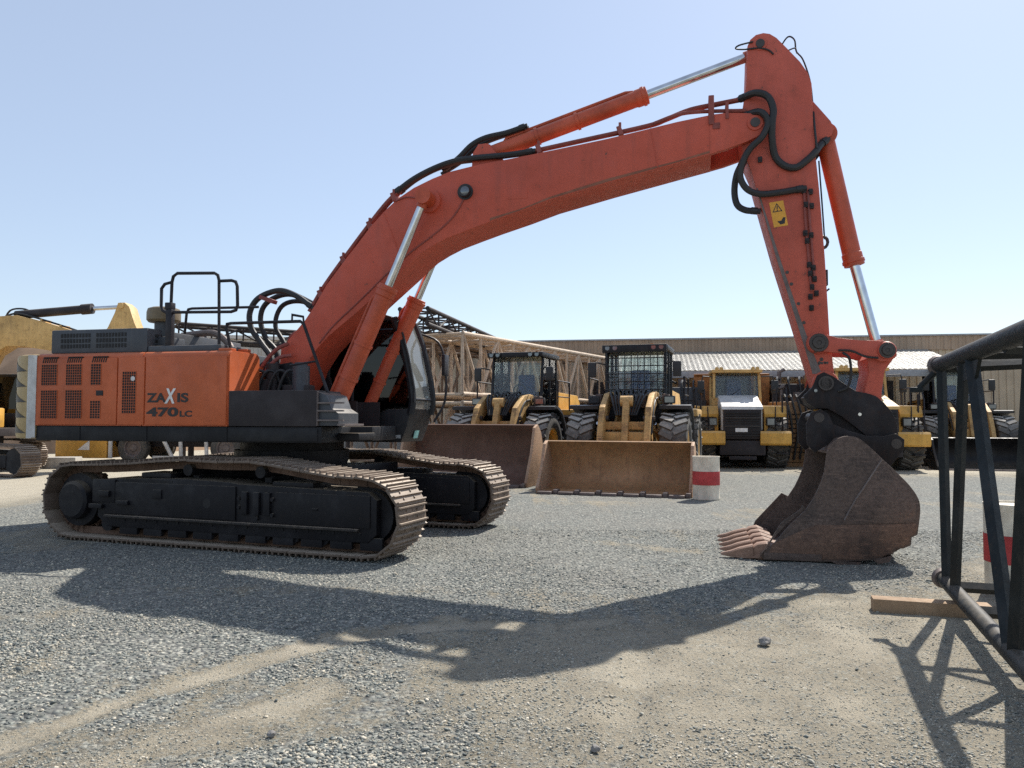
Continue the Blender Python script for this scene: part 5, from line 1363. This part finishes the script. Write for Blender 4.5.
    b = MB(); b.prism([(3.3, 1.7), (3.8, 1.6), (3.9, 1.2), (3.6, 0.98), (3.0, 1.0), (2.7, 1.3), (2.65, 1.7), (2.9, 1.5)], -0.5, 0.5, 0.02); b.build('bucket', M['rust'], E)
yellow_excavator()

# ------------------------------------------------------------------ truck seen under the excavator
def yellow_truck():
    T = thing('truck', 'yellow flatbed truck glimpsed under the orange excavator between house and tracks', 'truck', (-13.6, 29.4, 0), R(-4))
    b = MB(); b.box(-2.95, -1.0, -1.1, 1.1, 0.2, 2.2, 0.03); b.build('cab', M['yellow'], T)
    g = MB(); g.box(-2.8, -1.4, -1.108, -1.102, 1.3, 2.0); g.build('side_window', M['glass_d'], T)
    g = MB(); g.prism([(-2.1, 0.5), (-1.65, 0.5), (-1.65, 0.85)], -1.108, -1.102); g.build('white_emblem', M['decal_white'], T)
    b = MB(); b.box(-1.25, 4.5, -0.5, 0.5, 0.6, 0.85, 0.02); b.box(-1.2, 4.6, -1.15, 1.15, 1.1, 1.25, 0.02); b.build('flatbed', M['grey'], T)
    for x in (-0.05, 3.4):
        for s in (-1, 1):
            wheel(T, x, s * 0.95, 0.58, 0.3, s, M['worn'], False)
    for x, x2 in ((-0.85, -0.85), (1.0, 1.5), (1.75, 1.8), (2.7, 2.75)):
        MB().cyl((x, -1.12, 1.12), (x2, -1.12, 0.2), 0.07, seg=8).build('side_post', M['white'], T)
    MB().box(0.75, 2.8, -1.15, -1.08, 0.15, 0.3).build('side_rail', M['white'], T)
yellow_truck()
b = MB(); b.box(-0.5, 0.5, -0.35, 0.35, 0.0, 0.36, 0.03)
o = b.build('concrete_block', M['concrete']); o.location = (-14.9, 26.0, 0); o.rotation_euler = (0, 0, R(12))
tag(o, 'pale concrete block on the ground beside the rusty tracks of the yellow excavator', 'block')

# ------------------------------------------------------------------ warehouse with canopy
def corrugated(b, x0, x1, z0, z1, y, pitch=0.3, depth=0.035):
    bm = b.bm
    rows = []
    x = x0
    prof = []
    while x < x1:
        for f, d_ in ((0.0, 0), (0.35, 0), (0.45, depth), (0.9, depth)):
            prof.append((min(x + f * pitch, x1), y - d_))
        x += pitch
    lo = [bm.verts.new((px, py, z0)) for px, py in prof]; hi = [bm.verts.new((px, py, z1)) for px, py in prof]
    for i in range(len(prof) - 1):
        if prof[i + 1][0] - prof[i][0] < 1e-5: continue
        bm.faces.new((lo[i], lo[i + 1], hi[i + 1], hi[i]))
def warehouse():
    T = thing('warehouse', 'long tan steel warehouse with a pale corrugated canopy along its front', 'warehouse', (3.46, 37.0, 0), R(-10.2))
    b = MB(); corrugated(b, -14, 40, 1.6, 4.75, 0); b.box(-14, 40, 0.05, 18, 1.6, 5.1); w = b.build('wall', M['wall'], T)
    b = MB(); b.box(-14, 40, -0.12, 18, 0, 1.6, 0.01)
    b.build('block_base', M['block'], T)
    b = MB(); corrugated(b, -14.1, 40.1, 4.75, 5.36, -0.08, 0.3, 0.03); b.box(-14.1, 40.1, -0.07, 0.2, 4.75, 5.36); fo = b.build('fascia', M['fascia'], T)
    b = MB(); b.plan([(-14.15, -0.16), (40.15, -0.16), (40.15, 18.2), (-14.15, 18.2)], 5.361, 5.43); b.build('roof', M['gutter'], T)
    # canopy
    b = MB(); bm = b.bm
    n = 4
    x0, x1, ya, za, yb, zb = 1.6, 15.0, -0.13, 4.78, -5.0, 3.62
    xs_ = np.linspace(x0, x1, int((x1 - x0) / 0.2) * n + 1)
    A, B_ = [], []
    for i, x in enumerate(xs_):
        h = 0.012 * math.sin(2 * math.pi * i / n)
        A.append(bm.verts.new((x, ya, za + h))); B_.append(bm.verts.new((x, yb, zb + h)))
    for i in range(len(xs_) - 1):
        bm.faces.new((A[i], A[i + 1], B_[i + 1], B_[i]))
    r_ = bmesh.ops.solidify(bm, geom=list(bm.faces), thickness=0.02)
    co = b.build('canopy', M['sheet'], T)
    b = MB(); b.box(x0 - 0.05, x1 + 0.05, yb - 0.16, yb - 0.02, zb - 0.30, zb - 0.045, 0.01); b.build('gutter', M['gutter'], co)
    for x in np.arange(x0 + 0.3, x1, 5.0):
        p = MB(); p.box(x - 0.08, x + 0.08, yb + 0.1, yb + 0.26, 0, zb - 0.05); p.build('canopy_post', M['gutter'], co)
    b = MB()
    for x in np.arange(x0 + 0.3, x1, 2.5):
        b.prism([(0, 0)] * 0 or [(x - 0.05, 3.40), (x + 0.05, 3.40), (x + 0.05, 3.54), (x - 0.05, 3.54)], yb + 0.1, ya - 0.1)
    for v in b.bm.verts:
        f = (v.co.y - yb) / (ya - yb)
        v.co.z += (za - zb) * f
    b.build('canopy_rafter', M['gutter'], co)
    for x in (2.0, 7.0, 12.0):
        d = MB(); d.box(x - 1.6, x + 1.6, -0.20, -0.125, 0.0, 3.4); d.build('roller_door', M['grey'], T)
warehouse()

def pale_shed():
    T = thing('shed', 'far pale corrugated shed behind the black handrails of the excavator', 'shed', (-27, 49, 0), R(17))
    b = MB(); corrugated(b, -3, 26, 0, 6.9, 0, 0.5, 0.08); b.box(-3, 26, 0.05, 12, 0, 6.9); b.build('wall', M['sheet'], T)
    b = MB(); b.box(-3.1, 26.1, -0.25, 12.1, 6.92, 7.15); b.build('roof', M['sheet'], T)
pale_shed()

# earth mound far left
def mound():
    b = MB(); bm = b.bm
    n, m = 28, 10
    rings = []
    for j in range(m + 1):
        t = j / m
        rad = 8.5 * (1 - t)
        ring = []
        for k in range(n):
            a = 2 * math.pi * k / n
            q = 1 + 0.12 * noise.noise(Vector((math.cos(a) * 2, math.sin(a) * 2, t * 3)))
            ring.append(bm.verts.new((rad * q * math.cos(a), rad * 0.8 * q * math.sin(a), 6.5 * (1 - (1 - t) ** 1.8) * 1.0 if t < 1 else 6.5)))
        rings.append(ring)
    for a_, c_ in zip(rings, rings[1:]):
        for k in range(n):
            bm.faces.new((a_[k], a_[(k + 1) % n], c_[(k + 1) % n], c_[k]))
    bmesh.ops.remove_doubles(bm, verts=list(bm.verts), dist=0.01)
    bmesh.ops.recalc_face_normals(bm, faces=list(bm.faces))
    o = b.build('earth_mound', M['mound']); o.location = (-24.2, 42.5, -0.05)
    tag(o, 'brown earth mound rising behind the yellow excavator arm', 'mound')
mound()

# ------------------------------------------------------------------ crane boom sections
def lattice_section(label, loc, rz, L, W_, H_, rc, rl, panels, mat, group, tilt=0.0):
    T = thing('crane_boom_section', label, 'crane boom', loc, rz, group)
    T.rotation_euler = (0, tilt, rz)
    for y in (-W_ / 2, W_ / 2):
        for z in (rc, H_ - rc):
            MB().cyl((0, y, z), (L, y, z), rc, seg=10).build('chord', mat, T)
    b = MB()
    for k in range(panels):
        x0, x1 = L * k / panels, L * (k + 1) / panels
        for y in (-W_ / 2, W_ / 2):
            za, zb = (rc, H_ - rc) if k % 2 else (H_ - rc, rc)
            b.cyl((x0, y, za), (x1, y, zb), rl, seg=7)
            b.cyl((x0, y, rc), (x0, y, H_ - rc), rl, seg=7)
        for z in (rc, H_ - rc):
            s = 1 if k % 2 else -1
            b.cyl((x0, -s * W_ / 2, z), (x1, s * W_ / 2, z), rl, seg=7)
            b.cyl((x0, -W_ / 2, z), (x0, W_ / 2, z), rl, seg=7)
    b.build('lacing', mat, T)
    return T
CG = 'crane boom sections stacked behind the loaders'
hd = math.atan2(12.5, 7.2)
for k, (x, y, z, lab) in enumerate([
        (-2.4, 25.2, 0.15, 'tan lattice crane boom section, lower one of the front pair behind the brown bucket loader'),
        (-2.4, 25.2, 2.35, 'tan lattice crane boom section, upper one of the front pair behind the brown bucket loader'),
        (-4.7, 26.5, 0.15, 'tan lattice crane boom section, lower one of the rear pair standing behind the front stack'),
        (-4.7, 26.5, 2.35, 'tan lattice crane boom section, upper one of the rear pair standing behind the front stack')]):
    lattice_section(lab, (x, y, z), hd, 14.0, 1.9, 2.1, 0.085, 0.055, 13, M['tandark'] if 'rear' in lab else M['tanrust'], CG)  # rear pair takes the tan with shade painted in
lattice_section('dark grey lattice crane boom lying on top of the tan sections', (-3.0, 23.6, 4.45), math.atan2(10, 2.6), 12.0, 0.9, 0.62, 0.07, 0.03, 12, M['grey'], CG, R(1.2))
lattice_section('dark grey lattice crane boom seen beyond the handrails and hose loops of the excavator', (-13.6, 31.5, 4.75), math.atan2(5, 8), 15.0, 1.2, 0.75, 0.07, 0.035, 12, M['grey'], CG, R(0.5))
b = MB()
for x in (0.5, 7.0, 13.0):
    for s in (-0.9, 0.9):
        b.box(x - 0.1, x + 0.1, s - 0.1, s + 0.1, 0, 4.7)
    b.box(x - 0.1, x + 0.1, -1.1, 1.1, 4.7, 4.75)
o = b.build('trestle', M['grey']); o.location = (-13.6, 31.5, 0); o.rotation_euler = (0, 0, math.atan2(5, 8))
tag(o, 'dark steel trestle carrying the dark crane boom beyond the orange excavator', 'trestle')

# ------------------------------------------------------------------ machine parts stored under the canopy
def power_unit(label, loc, rz, mat, w, h, d):
    T = thing('power_unit', label, 'generator', loc, rz, 'machinery stored under the canopy')
    b = MB(); b.box(-w / 2, w / 2, -d / 2, d / 2, 0.15, h, 0.04); b.box(-w / 2, w / 2, -d / 2 - 0.02, d / 2 + 0.02, 0, 0.14); b.build('housing', mat, T)
    b = MB()
    for k in range(9):
        b.box(-w / 2 + 0.12, w / 2 - 0.12, -d / 2 - 0.015, -d / 2 + 0.01, 0.5 + (h - 0.8) * k / 9, 0.53 + (h - 0.8) * k / 9)
    b.build('louvre', M['mesh'], T)
    b = MB(); b.tube([(-w * 0.3, 0, h), (-w * 0.3, 0, h + 0.5), (-w * 0.2, 0, h + 0.6)], 0.07, 8); b.cyl((w * 0.2, -0.2, h), (w * 0.2, -0.2, h + 0.35), 0.16); b.build('exhaust_pipe', M['worn'], T)
    b = HB()
    for k in range(5):
        x = -w * 0.4 + w * 0.2 * k
        b.tube([(x, -d / 2 - 0.1, 0.3), (x + 0.1, -d / 2 - 0.2, h * 0.6), (x - 0.05, -d / 2 - 0.05, h + 0.15), (x + 0.2, 0, h + 0.2)], 0.04, 6, 4)
    b.build('hose', M['hose'], T)
power_unit('dark machinery housing with hoses between the guarded loader and the pale hooded dump truck', (6.3, 31.0, 0), R(-10), M['deck'], 2.2, 2.9, 1.6)
power_unit('tall charcoal machinery housing standing just behind the right side of the pale hooded dump truck', (10.9, 30.0, 0), R(-8), M['grey'], 2.0, 3.0, 1.6)
power_unit('rust brown machinery housing between the two dump trucks', (10.05, 28.3, 0), R(10), M['bucket_c'], 1.1, 2.3, 1.1)
power_unit('low blue grey machinery housing behind the guarded loader cab', (4.9, 29.3, 0), R(-12), M['hitch'], 1.8, 2.4, 1.5)

# ------------------------------------------------------------------ barrels, timber, rocks
def barrel(label, loc, rz, h, r):
    T = thing('barrel', label, 'barrel', loc, rz, 'red and white marker barrels')
    b = MB(); b.lathe([(0, r * 0.98), (0.0, r), (0.02, r * 1.015), (0.035, r), (h * 0.335, r), (h * 0.35, r * 1.012), (h * 0.365, r), (h * 0.63, r), (h * 0.645, r * 1.012), (h * 0.66, r), (h - 0.03, r), (h - 0.012, r * 1.02), (h, r * 1.01), (h, r * 0.95), (h - 0.02, r * 0.94), (h - 0.02, 0.0)], (0, 0, 0), (0, 0, 1), 36)
    b.build('drum', M['cream'], T)
    b = MB(); bm = b.bm
    n = 36
    lo = [bm.verts.new(((r * 1.016) * math.cos(6.2832 * k / n), (r * 1.016) * math.sin(6.2832 * k / n), h * 0.34)) for k in range(n)]
    hi = [bm.verts.new(((r * 1.016) * math.cos(6.2832 * k / n), (r * 1.016) * math.sin(6.2832 * k / n), h * 0.655)) for k in range(n)]
    for k in range(n):
        bm.faces.new((lo[k], lo[(k + 1) % n], hi[(k + 1) % n], hi[k]))
    b.build('red_band', M['red'], T)
barrel('cream barrel with a red band standing beside the ochre loader bucket', (4.05, 16.35, 0), 0, 0.89, 0.275)
barrel('cream barrel with a red band standing behind the diagonals of the dark steel frame', (4.87, 7.6, 0), 0.5, 0.85, 0.27)

b = MB(); b.box(-0.05, 0.85, -0.08, 0.08, 0.0, 0.125, 0.008)
o = b.build('timber_beam', M['timber']); o.location = (3.17, 6.83, -0.005); o.rotation_euler = (0, 0, math.atan2(-0.32, 0.46) * 0.5)
tag(o, 'short square timber beam under the end of the dark steel frame', 'timber')

def rock(x, y, r, seed, lab):
    bm = bmesh.new(); bmesh.ops.create_icosphere(bm, subdivisions=2, radius=r)
    for v in bm.verts:
        n = noise.noise(v.co / r * 1.2 + Vector((seed, 0, 0)))
        v.co *= 1 + 0.45 * n
        v.co.z *= 0.75
    me = bpy.data.meshes.new('rock'); bm.to_mesh(me); bm.free(); me.materials.append(M['rock'])
    o = link('rock', me); o.location = (x, y, r * 0.35)
    tag(o, lab, 'rock', 'larger rocks on the yard')
rock(1.87, 5.85, 0.045, 1.0, 'dark rock alone on pale sand in front of the rusty bucket')
rock(-1.25, 4.15, 0.022, 4.0, 'dark rock beside the pale tyre track at the front of the yard')
rock(0.42, 3.98, 0.024, 9.0, 'dark rock beside the shallow rut at the front of the yard')

# ------------------------------------------------------------------ dark steel lattice frame
def steel_frame():
    T = thing('steel_frame', 'dark steel tube lattice boom frame lying with one end on a timber beam', 'steel frame', (3.94, 7.18, 0), math.atan2(-0.939, -0.343))
    # local x runs along the chords, local y across (to the right of the photo is +y)
    Hc, Wd, Lc = 2.16, 1.5, 4.2
    zb = 0.20
    for y in (0, Wd):
        MB().cyl((-0.08, y, zb), (Lc, y, zb), 0.062, seg=18).build('chord', M['teal_steel'], T)
        MB().cyl((-0.08, y, Hc), (Lc, y, Hc), 0.068, seg=18).build('chord', M['teal_steel'], T)
        for z in (zb, Hc):
            e = MB(); e.lathe([(-0.13, 0.03), (-0.13, 0.075), (-0.09, 0.095), (-0.06, 0.08), (-0.02, 0.08)], (0, y, z), (1, 0, 0), 18); e.build('end_fitting', M['worn'], T)
    def bar(name, a, c, r):
        return MB().cyl(a, c, r * 1.12, seg=4).build(name, M['teal_steel'], T)
    for y in (0, Wd):
        bar('post', (0.12, y, zb), (0.08, y, Hc), 0.038)
        bar('diagonal', (0.5, y, zb), (1.12, y, Hc), 0.037)
        bar('diagonal', (1.38, y, Hc), (2.36, y, zb), 0.043)
        bar('diagonal', (2.46, y, zb), (3.05, y, Hc), 0.043)
        bar('diagonal', (3.2, y, Hc), (4.1, y, zb), 0.048)
    for z in (zb, Hc):
        bar('cross_bar', (0.3, 0, z), (0.25, Wd, z), 0.042)
        bar('cross_bar', (1.25, 0, z), (1.25, Wd, z), 0.04)
        bar('cross_bar', (2.4, 0, z), (2.4, Wd, z), 0.04)
    bar('cross_bar', (0.3, 0, Hc - 0.05), (1.25, Wd, Hc - 0.05), 0.035)
    bar('cross_bar', (2.4, 0, Hc - 0.05), (1.25, Wd, Hc - 0.05), 0.035)
    b = MB(); b.cyl((-0.05, 0.0, Hc - 0.03), (-0.12, -0.17, Hc - 0.22), 0.03, seg=10); b.box(-0.16, -0.08, -0.24, -0.13, Hc - 0.25, Hc - 0.2, 0.01); b.build('lug', M['teal_steel'], T)
    b = MB(); b.prism([(0.85, Hc - 0.06), (1.7, Hc - 0.06), (1.55, Hc - 0.2), (1.0, Hc - 0.2)], -0.012, 0.012); b.build('gusset', M['teal_steel'], T)
    return T
F = steel_frame()

# ------------------------------------------------------------------ light, sky, camera
EL, AZ = R(47.9), R(36.2)                    # the sun stands ahead and to the right
sd = Vector((math.sin(AZ) * math.cos(EL), math.cos(AZ) * math.cos(EL), math.sin(EL)))
L = bpy.data.lights.new('sun', 'SUN'); L.energy = 3.8; L.angle = R(0.5); L.color = (1.0, 0.95, 0.87)
lo = link('sun', L); lo.rotation_euler = (-sd).to_track_quat('-Z', 'Y').to_euler()
W = bpy.data.worlds.new('World'); SC.world = W; W.use_nodes = True
nt = W.node_tree
bg = nt.nodes['Background']
sky = nt.nodes.new('ShaderNodeTexSky'); sky.sky_type = 'NISHITA'; sky.sun_disc = False
sky.sun_elevation = EL; sky.sun_rotation = AZ
sky.air_density = 1.0; sky.dust_density = 0.5; sky.ozone_density = 1.0; sky.altitude = 10
hz = nt.nodes.new('ShaderNodeMix'); hz.data_type = 'RGBA'; hz.inputs[0].default_value = 0.48
nt.links.new(sky.outputs[0], hz.inputs[6]); hz.inputs[7].default_value = (3.75, 4.25, 5.15, 1)
nt.links.new(hz.outputs[2], bg.inputs[0]); bg.inputs[1].default_value = 0.09

cam = bpy.data.cameras.new('camera'); co = link('camera', cam)
cam.sensor_fit = 'HORIZONTAL'; cam.sensor_width = 36.0; cam.lens = 781.24 / 1024 * 36.0
cam.clip_start = 0.05; cam.clip_end = 10000
co.location = (0, 0, 1.649)
co.rotation_euler = (Matrix.Rotation(R(90) + 0.0451, 3, 'X') @ Matrix.Rotation(0.0026, 3, 'Z')).to_euler()
SC.camera = co
SC.view_settings.view_transform = 'Standard'; SC.view_settings.look = 'None'
SC.view_settings.exposure = 0.9; SC.view_settings.gamma = 1.0
SC.view_settings.use_curve_mapping = False
SC.cycles.use_denoising = False
SC.cycles.max_bounces = 6
SC.cycles.transparent_max_bounces = 12
